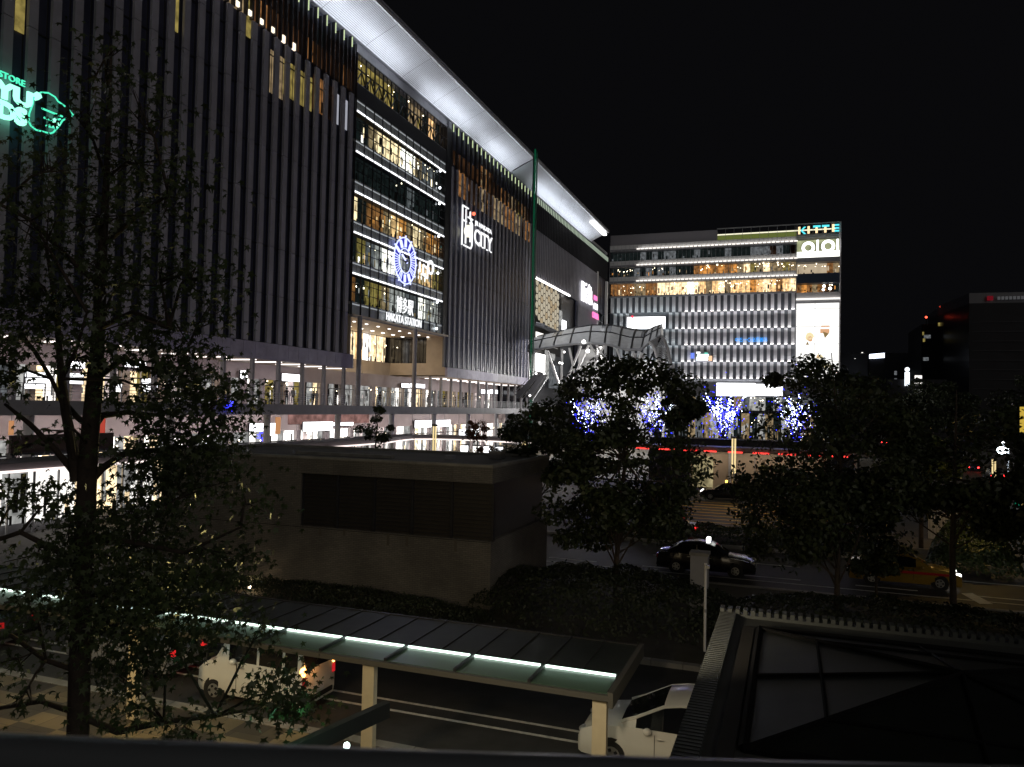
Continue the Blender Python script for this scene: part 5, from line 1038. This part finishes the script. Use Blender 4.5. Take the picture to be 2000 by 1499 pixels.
# big foreground tree: limbs and leaf masses
bt = thing('plane_tree', 'big near tree with dark forking trunk and star shaped leaves filling the left', 'tree', (gD(160, 1440, 9).x, gD(160, 1440, 9).y, .13))
DT = 9.0; mb = MB(); rs = random.Random(5); tp = gD(150, 1440, DT)
TR = [(152, 1440, 20), (156, 1300, 19.5), (161, 1150, 19), (167, 1000, 18), (174, 870, 17), (184, 760, 15), (193, 640, 12), (200, 500, 9), (208, 350, 6), (214, 200, 4), (218, 90, 2)]
def sc_(r_px, d=DT): return r_px*d/F
mb.tube([Vector((tp.x, tp.y, 0)), Vector((tp.x, tp.y, 2))]+[gD(x, y, DT) for x, y, r_ in TR], [.26, .2]+[sc_(r_) for x, y, r_ in TR], bark, 14)
LB = [[(150, 940, 12), (142, 880, 10), (128, 800, 9), (118, 720, 7), (112, 620, 5), (90, 480, 3)], [(150, 930, 7), (110, 880, 6), (60, 830, 5), (10, 790, 3)], [(172, 945, 9), (200, 915, 8), (245, 885, 7), (310, 880, 5), (380, 868, 2)], [(182, 835, 8), (200, 812, 7), (250, 806, 5), (320, 812, 3)],
      [(188, 740, 7), (240, 700, 6), (290, 720, 4), (350, 720, 3)], [(170, 830, 6), (150, 815, 6), (130, 790, 5)], [(196, 640, 6), (260, 610, 5), (330, 640, 4)], [(155, 1100, 7), (100, 1070, 6), (40, 1040, 5), (-20, 1060, 4)], [(155, 1250, 9), (210, 1225, 7), (300, 1200, 5), (380, 1180, 3)], [(150, 1395, 8), (230, 1430, 7), (320, 1410, 6), (420, 1400, 3)], [(140, 1390, 6), (80, 1370, 5), (-10, 1385, 4)],
      [(200, 480, 6), (270, 420, 4), (330, 380, 3)], [(196, 560, 6), (130, 500, 5), (60, 430, 4), (0, 400, 3)], [(160, 1050, 7), (260, 1060, 5), (360, 1080, 4), (470, 1030, 2)], [(150, 1310, 6), (90, 1290, 5), (20, 1240, 4)], [(128, 800, 5), (100, 740, 4), (70, 690, 4), (40, 650, 3)], [(145, 900, 5), (165, 700, 0), (165, 700, 0)][:1]+[(126, 770, 5), (122, 740, 4), (150, 680, 3), (170, 610, 2)]]
joints = []
for L in LB:
    pts = []; rd = []
    dd = rs.uniform(-.9, .9)
    for i, (x, y, r_) in enumerate(L): pts.append(gD(x, y, DT+dd*i/max(1, len(L)-1))); rd.append(sc_(max(r_, 1)))
    mb.tube(pts, rd, bark, 8); joints += pts[1:]
joints += [gD(x, y, DT) for x, y, r_ in TR[3:]]
CL = [(212, 110, 60, 60, .3), (180, 160, 60, 50, .35), (250, 210, 110, 70, .42), (150, 230, 80, 60, .42), (110, 330, 120, 80, .6), (270, 320, 130, 85, .62), (60, 430, 90, 80, .65), (200, 420, 140, 80, .75), (330, 400, 90, 75, .62), (50, 540, 90, 70, .75), (180, 530, 120, 75, .8), (310, 530, 100, 70, .7), (70, 630, 110, 50, .9), (385, 520, 60, 60, .4), (400, 610, 60, 40, .6), (240, 640, 80, 50, .9), (330, 650, 60, 40, .6),
      (375, 720, 105, 48, 1.5), (440, 770, 58, 50, 1.5), (440, 850, 65, 50, 1.5), (330, 780, 100, 45, 1.3), (350, 850, 100, 50, 1.4), (290, 920, 95, 50, 1.1), (380, 950, 95, 55, .9), (490, 985, 65, 40, .5), (20, 740, 45, 50, 1.2), (10, 660, 40, 50, 1.2), (90, 985, 85, 36, 1.4), (30, 960, 55, 40, 1.2), (35, 880, 30, 20, .5), (110, 845, 60, 28, .5), (250, 1000, 100, 50, 1.1), (300, 1080, 160, 70, 1.3), (430, 1090, 75, 55, .8), (200, 1150, 120, 60, 1.3), (70, 1100, 75, 40, 1.0), (60, 1190, 80, 40, 1.0), (330, 1170, 130, 50, 1.2),
      (230, 1240, 70, 50, 1.2), (380, 1225, 100, 28, 1.1), (510, 1228, 55, 22, 1.0), (550, 1352, 62, 44, 1.6), (595, 1385, 40, 24, 1.2), (300, 1300, 60, 45, 1.0), (235, 1330, 50, 40, .9), (250, 1385, 60, 30, .7), (30, 1290, 50, 30, .5), (40, 1370, 40, 18, .5), (350, 1430, 95, 22, .9), (170, 700, 60, 40, .9), (230, 560, 60, 50, .7), (350, 1280, 40, 26, .9), (150, 1220, 60, 50, .9), (130, 1050, 60, 40, 1.0)]
P = []; Nn = []; nr = np.random.RandomState(8)
for (cx, cy, rx, ry, dn) in CL:
    dc = DT+rs.uniform(-1.1, .9); cc_ = gD(cx, cy, dc); j = min(joints, key=lambda q: (q-cc_).length+(.8 if q.z > cc_.z+.3 else 0)); md = j.lerp(cc_, .55)+Vector((rs.uniform(-.1, .1), 0, .1)); mb.tube([j, md, cc_], [sc_(3.2), sc_(2.4), sc_(.8)], bark, 6)
    ns = max(4, int(rx*ry/700)); tot = int(rx*ry*3.14/30*dn*(.55 if cy < 600 else .88))
    for s_ in range(ns):
        a = rs.uniform(0, 2*PI); r_ = math.sqrt(rs.random())*.82; tw = gD(cx+rx*r_*math.cos(a), cy+ry*r_*math.sin(a), dc+rs.uniform(-.5, .5)); mb.tube([md.lerp(cc_, rs.random()), tw], [sc_(1.7), sc_(.5)], bark, 4)
        k = max(3, tot//ns); P.append(np.array(tw)+nr.normal(0, 1, (k, 3))*np.array([.17, .2, .12])*(.6+rx/140)); Nn.append(nr.normal(0, .4, (k, 3))+np.array([.2, -.5, .7]))
P = np.concatenate(P); Nn = np.concatenate(Nn); q = (P-np.array([0, 0, EYE])) @ RW; px = 1000-F*q[:, 0]/q[:, 2]; py = 749.5+F*q[:, 1]/q[:, 2]; keep = np.ones(len(P), bool)
for gx, gy, a_, b__, s_ in ((72, 742, 44, 26, .9), (145, 748, 28, 22, .9), (272, 752, 48, 24, .85), (110, 915, 120, 26, .8), (130, 838, 95, 26, .7), (230, 838, 30, 34, .6), (60, 970, 60, 22, .5), (470, 770, 40, 30, .3), (60, 1035, 60, 22, .7)): keep &= ~((((px-gx)/a_)**2+((py-gy)/b__)**2 < 1+nr.normal(0, .3, len(P))) & (nr.random_sample(len(P)) < s_))
P = P[keep]; Nn = Nn[keep]; mb.build('trunk', bt, 50); leafmesh('crown', P, Nn, .058, pbr('star_leaf', (.06, .082, .03), .5, 0, .6, 1.4), 8, True, bt)
lamp('lane_lamp_warm', 'POINT', gD(330, 985, 11.2), 60, (1, .85, .3), .15); lamp('lane_lamp_green', 'POINT', gD(560, 1420, 8.3), 3, (.3, 1, .5), .15)

# ================================================================== illuminated trees on the plaza
def litree(label, px, pyb, pyt, d, spread, seed, n=340):
    rs = random.Random(seed); b = gD(px, pyb, d); tp_ = gD(px, pyt, d); t = thing('illuminated_tree', label, 'tree', (b.x, b.y, .13), 0, 'bare plaza trees wrapped in blue and white lights'); tr = MB(); lt = MB(); lb_ = MB(); Hh = tp_.z-b.z
    tr.tube([(b.x, b.y, 0), (b.x, b.y, b.z+.5)], [.3, .2], bark, 8)
    for k in range(18):
        a = rs.uniform(0, 2*PI); s_ = rs.uniform(.25, 1)*spread; e_ = Vector((b.x+math.cos(a)*s_*1.15, b.y+math.sin(a)*s_*1.15, b.z+Hh*rs.uniform(.55, 1.05))); m_ = Vector((b.x, b.y, b.z)).lerp(e_, .5)+Vector((-math.cos(a)*.1*s_, -math.sin(a)*.1*s_, .04*Hh)); q0 = Vector((b.x, b.y, b.z+rs.uniform(-.1, .1)*Hh)); tr.tube([q0, m_, e_], [.12, .07, .02], bark, 5)
        nk = n//11
        jt = rs.choice((.05, .09, .3))
        for i in range(nk):
            u = ((i+.5)/nk)**.85; p = (q0.lerp(m_, u*2) if u < .5 else m_.lerp(e_, u*2-1))+Vector((rs.gauss(0, jt), rs.gauss(0, jt), rs.gauss(0, jt)))*(.3+u); (lt if rs.random() < (.75 if jt < .2 else .2) else lb_).ball(p, rs.uniform(.035, .075), em('fairy_white', (.75, .85, 1), 9) if lt else None, 4, 3)
    for i in range(n//3): v = Vector((rs.gauss(0, .42), rs.gauss(0, .42), rs.gauss(0, .3))); lb_.ball(Vector((b.x, b.y, b.z+Hh*.55))+Vector((v.x*spread, v.y*spread, v.z*Hh)), rs.uniform(.03, .07), MATS['fairy_white'], 4, 3)
    lb_.mats = [em('fairy_blue', (.03, .035, 1), 4.5)]  # blue points also stand in for the soft blue haze round the branches
    tr.build('trunk', t); lt.build('white_lights', t)['kind'] = 'stuff'; lb_.build('blue_lights_and_haze', t)['kind'] = 'stuff'; lamp('fairy_glow', 'POINT', (b.x, b.y-1.5, b.z+Hh*.6), 260, (.16, .18, 1), 1.5, parent=t)
MATS.pop('x', 0)
litree('blue lit tree farthest left, seen through the dark middle tree', 1152, 865, 775, 92, 3.0, 31); litree('blue lit tree second from the left, leaning right', 1285, 862, 775, 90, 3.0, 32)
litree('densest white and blue lit tree, above the lit lamp column', 1413, 862, 768, 92, 3.0, 33, 520); litree('blue lit tree farthest right, beside the tallest dark tree', 1556, 868, 772, 90, 3.2, 34, 420)
for (x, y, s_, lb) in ((452, 792, .5, 'small ball of blue lights at deck level, right side of the big tree'), (512, 852, .5, 'small ball of blue lights beside the long street sign')):
    p = gX(x, y, -44.0 if y < 800 else -50); m_ = MB(); rs = random.Random(x)
    for i in range(50): v = Vector((rs.gauss(0, 1), rs.gauss(0, 1), rs.gauss(0, 1))); m_.ball(p+v.normalized()*s_*rs.uniform(.6, 1.1), .05, MATS['fairy_blue'], 4, 3)
    tag(m_.build('light_ball'), lb, 'decoration')

# ================================================================== street furniture
def lampcol(px, pyb, pyt, d, label, grp='glowing twin lamp columns'):
    p = gD(px, pyb, d); q = gD(px, pyt, d); t = thing('lamp_column', label, 'lamp', (p.x, p.y, 0.1), 0, grp)
    m_ = MB(); m_.box(p.x-.2, p.x+.2, p.y-.15, p.y+.15, .1, .8, greyp); m_.build('base', t)
    h0 = q.z-3.2; m_ = MB(); m_.tube([(p.x, p.y, .8), (p.x, p.y, h0)], .13, steel, 10); m_.build('post', t, 50)
    for s_ in (-.12, .12): m_ = MB(); m_.tube([(p.x+s_, p.y, h0), (p.x+s_, p.y, q.z)], .075, em('column_glow', (1, .78, .38), 1.0), 8); m_.build('light_tube', t)
    m_ = MB(); m_.tube([(p.x, p.y, q.z), (p.x, p.y, q.z+.2)], .3, darkst, 10); m_.build('cap', t); lamp('column_light', 'POINT', (p.x, p.y-.5, q.z-1), 90, (1, .72, .35), .3, parent=t)
lampcol(1432, 975, 857, 70, 'glowing lamp column at the striped bay in front of the densest lit tree'); lampcol(1022, 930, 842, 72, 'glowing lamp column standing behind the right end of the brick house'); lampcol(847, 925, 833, 72, 'glowing lamp column before the glaring white street sign'); lampcol(1941, 960, 897, 80, 'glowing lamp column under the brightest cool street lamp')
p = gD(1957, 880, 70); t = thing('street_lamp', 'brightest cool white street lamp glaring near the right edge', 'lamp', (p.x, p.y, 0)); m_ = MB(); m_.tube([(p.x+.5, p.y, 0), (p.x+.5, p.y, p.z+.3), (p.x, p.y, p.z+.5)], .07, steel, 8); m_.build('post', t); m_ = MB(); m_.ball(p, .42, em('lamp_globe', (.85, .95, 1), 10), 12, 8, .8); m_.ball(p+Vector((.1, 0, .75)), .14, MATS['lamp_globe']); m_.build('globe', t, 60); lamp('globe_light', 'POINT', p-Vector((0, .8, 0)), 260, (.8, .92, 1), .5, parent=t)
p = gD(1998, 795, 40); q = gD(1998, 846, 40); t = thing('yellow_sign_post', 'tall post with a glowing yellow strip cut by the right edge', 'lamp', (p.x, p.y, 0)); m_ = MB(); m_.tube([(p.x, p.y, 0), (p.x, p.y, q.z)], .06, steel, 8); m_.build('post', t); m_ = MB(); m_.box(p.x-.12, p.x+.12, p.y-.1, p.y+.1, q.z, p.z, em('yellow_strip', (.8, .55, .08), .7)); m_.build('light_strip', t)
lamp('sodium_lamp', 'POINT', (9.6, 46.2, 4.2), 120, (1, .62, .15), .3); lamp('sodium_lamp', 'POINT', (9.8, 55, 6.0), 380, (1, .6, .2), .3); lamp('rotary_lamp', 'SPOT', (-3, 66, 7.5), 420, (1, .66, .25), .3, (-.1, -.35, -1), spot=R(95))
p = gD(1986, 985, 45); t = thing('traffic_signal', 'small traffic signal showing green near the right edge', 'traffic signal', (p.x, p.y, 0)); m_ = MB(); m_.tube([(p.x+.3, p.y+.1, 0), (p.x+.3, p.y+.1, p.z+.6)], .05, steel, 8); m_.build('post', t); m_ = MB(); m_.box(p.x-.17, p.x+.5, p.y, p.y+.18, p.z-.18, p.z+.18, darkst); m_.build('signal_box', t); m_ = MB(); m_.tube([(p.x, p.y-.02, p.z), (p.x, p.y-.05, p.z)], .12, em('signal_green', (.02, .75, .4), 2.2), 14); m_.build('lens', t)
p = gD(1366, 1158, 30); t = thing('grey_pillar', 'square grey pillar standing in the dark shrubs', 'pillar', (p.x, p.y, .1)); q = gD(1366, 1078, 30); m_ = MB(); m_.box(p.x-.33, p.x+.33, p.y-.3, p.y+.3, .1, q.z-.12, greyp); m_.build('shaft', t); m_ = MB(); m_.box(p.x-.37, p.x+.37, p.y-.34, p.y+.34, q.z-.12, q.z, conc); m_.build('cap', t)
p = gZ(1376, 1272, .13); t = thing('thin_pole', 'thin pale pole with a small camera head, beside the skylight roof corner', 'pole', (p.x, p.y, .1)); q = gY(1374, 1100, p.y); m_ = MB(); m_.tube([(p.x, p.y, .1), (p.x, p.y, q.z)], .045, whitep, 10); m_.build('shaft', t, 50); m_ = MB(); m_.box(p.x+.02, p.x+.14, p.y-.2, p.y-.02, q.z-.14, q.z-.04, alloy); m_.tube([(p.x, p.y, q.z-1.6), (p.x, p.y, q.z-1.5)], .055, steel, 8); m_.build('camera_head', t)
p = gZ(1790, 1020, 0); q = gZ(1885, 1045, 0); t = thing('slatted_fence', 'pale fence of thin upright slats curving behind the round shrub', 'fence', (p.x, p.y, 0)); m_ = MB()
for i in range(46): u = i/45; x = p.x-.5+(q.x-p.x+1)*u; y = 56.5-3.0*u; m_.box(x, x+.05, y, y+.03, .05, 3.3, whitep)
m_.build('slats', t); m_ = MB(); m_.tube([(p.x-.5, 56.6, 3.2), (q.x+.5, 53.6, 3.2)], .04, steel, 6); m_.tube([(p.x-.5, 56.6, .4), (q.x+.5, 53.6, .4)], .04, steel, 6); m_.build('rail', t)
p = gZ(300, 1470, .13)
# ================================================================== far buildings, signs and beacons
dw = emn('dim_far_window', (.75, .78, .7), .07)
ft = pbr('far_tower_glass', (.035, .035, .04), .3, 0, .2, .1); fb = pbr('far_tower_band', (.22, .22, .24), .5); ft2 = pbr('far_tower_line', (.07, .07, .08), .5)
p0 = gD(1893, 573, 300); p1 = gD(2060, 560, 310); pc_ = gD(1843, 608, 330); t = thing('office_tower', 'wide dark office tower with a pale band round its top, far right', 'building', (p0.x, p0.y, 0)); HT = p0.z
m_ = MB(); V3 = [(pc_.x, pc_.y), (p0.x, p0.y), (p1.x+10, p0.y+2), (p1.x+10, p0.y+70), (pc_.x, p0.y+70)]
for i in range(5): a, b = V3[i], V3[(i+1) % 5]; m_.poly([(*a, 0), (*b, 0), (*b, HT-4), (*a, HT-4)], ft)
m_.build('wall', t); m_ = MB()
for i in range(5): a, b = V3[i], V3[(i+1) % 5]; m_.poly([(*a, HT-4), (*b, HT-4), (*b, HT), (*a, HT)], fb)
m_.poly([(*v, HT) for v in V3], fb); m_.build('roof', t); m_ = MB()
for k in range(12):
    z = 4+k*3.7; m_.box(p0.x+1, p0.x+40, p0.y-.05, p0.y-.02, z, z+.2, ft2)
m_.box(p0.x+30, p0.x+30.8, p0.y-.2, p0.y-.05, HT-18, HT-17.2, W2); m_.build('window_line', t)
t2 = thing('tower_top_sign', 'dim red mark and grey lettering blocks on the top band of the office tower', 'sign', (p0.x+7, p0.y-.6, HT-3)); m_ = MB(); m_.box(p0.x+6, p0.x+8, p0.y-.6, p0.y-.3, HT-3.1, HT-1.4, em('dim_red_sign', (.5, .02, .04), .22)); m_.build('emblem', t2); m_ = MB()
for i in range(8): m_.box(p0.x+9.5+i*1.3, p0.x+10.4+i*1.3, p0.y-.5, p0.y-.3, HT-2.9, HT-1.7, em('dim_grey_sign', (.5, .5, .52), .12))
m_.build('letter_blocks', t2)
p = gD(1800, 634, 340); t = thing('office_block', 'narrow dark office block with red roof beacons left of the wide tower', 'building', (p.x, p.y, 0)); m_ = MB(); m_.box(p.x, p.x+10, p.y, p.y+40, 0, p.z, ft); m_.build('wall', t); m_ = MB()
for (x, y, w_) in ((1803, 668, 4), (1831, 638, 4), (1802, 655, 3), (1805, 661, 12), (1836, 674, 4), (1803, 705, 10)): q = gD(x, y, 339); m_.box(q.x, q.x+w_*.22, p.y-.1, p.y, q.z, q.z+1.5, greyI if w_ > 4 else yelI)
m_.build('window', t); m_ = MB(); rbc = em('red_beacon', (1, .08, .04), 4)
for (x, y) in ((1809, 620), (1838, 600)): q = gD(x, y, 338); m_.ball(q, .5, rbc, 6, 5); m_.tube([q, q-Vector((0, 0, 5))], .15, darkst, 5)
m_.build('beacon', t)
p = gD(1650, 735, 400); t = thing('low_block', 'row of low dark blocks on the skyline under the oblong sign', 'building', (p.x, p.y, 0)); m_ = MB(); m_.box(p.x-3, p.x+30, p.y, p.y+30, 0, gD(1650, 690, 400).z, ft); m_.build('wall', t); m_ = MB()
for (x, y) in ((1684, 690), (1670, 701)): q = gD(x, y, 399); m_.ball(q, .5, W2, 6, 4)
for y in (734, 748, 762): q = gD(1743, y, 399); m_.box(q.x, q.x+1.2, p.y-.2, p.y-.1, q.z, q.z+2, greyI)
m_.build('window', t)
q = gD(1713, 696, 340); t = thing('oblong_sign', 'small oblong blue white sign floating in the dark right of the corner tower', 'sign', (q.x, q.y, 0)); m_ = MB(); m_.prism([(-3.1, -1.1), (3.0, -.7), (3.0, 1.4), (-3.1, .8)], q, (1, 0, 0), (0, 0, 1), (0, 1, 0), .4, em('oblong_glow', (.75, .82, 1), 4)); m_.build('sign_face', t); m_ = MB(); m_.box(q.x-3, q.x+3, q.y+.5, q.y+8, 0, q.z-1.4, ft); m_.build('support_block', t)
q = gD(1772, 735, 260); t = thing('vertical_sign', 'slim vertical white sign above the distant trees', 'sign', (q.x, q.y, 0)); m_ = MB(); z0 = gD(1772, 754, 260).z; z1 = gD(1772, 718, 260).z
m_.box(q.x-.7, q.x+.7, q.y, q.y+.5, z0, z1-1.6, em('vertical_sign_glow', (.85, .93, 1), 2.4)); m_.ball((q.x, q.y+.2, z1-.7), .75, MATS['vertical_sign_glow'], 8, 6)
m_.build('sign_face', t); m_ = MB(); m_.box(q.x-6, q.x+12, q.y+.8, q.y+12, 0, z1-4, ft); m_.build('support_block', t); m_ = MB()
for y in (737, 750, 764): r2 = gD(1794, y, 259); m_ = MB(); m_.box(r2.x-1.1, r2.x+1.1, q.y+.5, q.y+.7, r2.z-.5, r2.z+.6, W2); m_.build('window', t)

# ================================================================== people
def person(label, x, y, z, rz=0, h=1.68, top=(.05, .05, .06), leg=(.02, .02, .03), stride=.16, group=None, sway=.1):
    s_ = h/1.7; V = [(0, 0, .92), (0, 0, 1.12), (0, 0, 1.36), (0, 0, 1.47), (0, .01, 1.58), (.19, 0, 1.38), (.24, -sway, 1.13), (.23, sway*.6, .88), (-.19, 0, 1.38), (-.24, sway, 1.13), (-.23, -sway*.4, .88), (.09, 0, .86), (.10, stride*.5, .48), (.10, stride, .07), (.10, stride+.14, .03), (-.09, 0, .86), (-.10, -stride*.4, .48), (-.10, -stride, .07), (-.10, -stride+.14, .03)]
    Rr = [.14, .125, .15, .055, .10, .06, .045, .035, .06, .045, .035, .085, .06, .045, .035, .085, .06, .045, .035]; E = [(0, 1), (1, 2), (2, 3), (3, 4), (2, 5), (5, 6), (6, 7), (2, 8), (8, 9), (9, 10), (0, 11), (11, 12), (12, 13), (13, 14), (0, 15), (15, 16), (16, 17), (17, 18)]
    me = bpy.data.meshes.new('tmp'); me.from_pydata([(a*s_, b*s_, c*s_) for a, b, c in V], E, []); o = bpy.data.objects.new('tmp', me); col.objects.link(o); md = o.modifiers.new('s', 'SKIN'); o.modifiers.new('b', 'SUBSURF').levels = 1
    for i, sv in enumerate(me.skin_vertices[0].data): sv.radius = (Rr[i]*s_, Rr[i]*s_*.8); sv.use_root = i == 0
    bpy.context.view_layer.update(); m2 = bpy.data.meshes.new_from_object(o.evaluated_get(bpy.context.evaluated_depsgraph_get())); bpy.data.objects.remove(o); m2.name = 'person'
    for mt in (pbr('skin', (.45, .28, .2), .6), pbr('jacket_%d' % int(top[0]*1000), top, .8), pbr('trousers_%d' % int(leg[0]*1000), leg, .8)): m2.materials.append(mt)
    for p_ in m2.polygons: c = p_.center.z/s_; p_.material_index = 2 if c < .93 else (0 if c > 1.43 else 1); p_.use_smooth = True
    ob = bpy.data.objects.new('person', m2); col.objects.link(ob); ob.location = (x, y, z); ob.rotation_euler = (0, 0, rz); tag(ob, label, 'person', group)
    hb = MB(); hb.ball((0, -.02*s_, 1.61*s_), .105*s_, pbr('hair', (.015, .012, .01), .6), 10, 8, 1.1); h_ = hb.build('hair'); h_.parent = ob; return ob
DKZ = 7.745
for (x, lb, tp2, X) in ((560, 'person in dark clothes walking left of the second deck column', (.03, .03, .04), -46.5), (572, 'person in a pale top walking on the deck under the wide white sign', (.4, .4, .42), -47.5), (612, 'person in black standing by the lit deck doorway', (.02, .02, .02), -50.5), (618, 'person in grey beside the one in black at the deck doorway', (.2, .2, .2), -51), (742, 'person on the deck left of the tall right column', (.1, .06, .05), -47), (868, 'person in dark coat among the right deck columns', (.04, .04, .05), -47), (890, 'person in brown at the yellow lit deck shop', (.16, .1, .06), -48), (905, 'person in black near the yellow lit deck shop', (.02, .02, .03), -49), (836, 'person in grey left of the right deck columns', (.25, .25, .27), -47.5)):
    p = gX(x, 775, X); person(lb, p.x, p.y, DKZ, rnd.uniform(0, 6), rnd.uniform(1.6, 1.78), tp2, group='people on the walkway deck')
for (x, lb, tp2) in ((765, 'person in dark clothes at the left end under the walkway roof', (.03, .03, .03)), (800, 'person in red standing under the walkway roof', (.35, .03, .03)), (822, 'person in pale clothes under the walkway roof', (.4, .4, .4)), (858, 'person in black right of the middle lamp column', (.02, .02, .02)), (885, 'person in grey left of the glowing display panels', (.15, .15, .16))):
    p = gY(x, 880, 86.5); person(lb, p.x, p.y, .13, rnd.uniform(0, 6), rnd.uniform(1.6, 1.78), tp2, group='people waiting under the walkway roof')
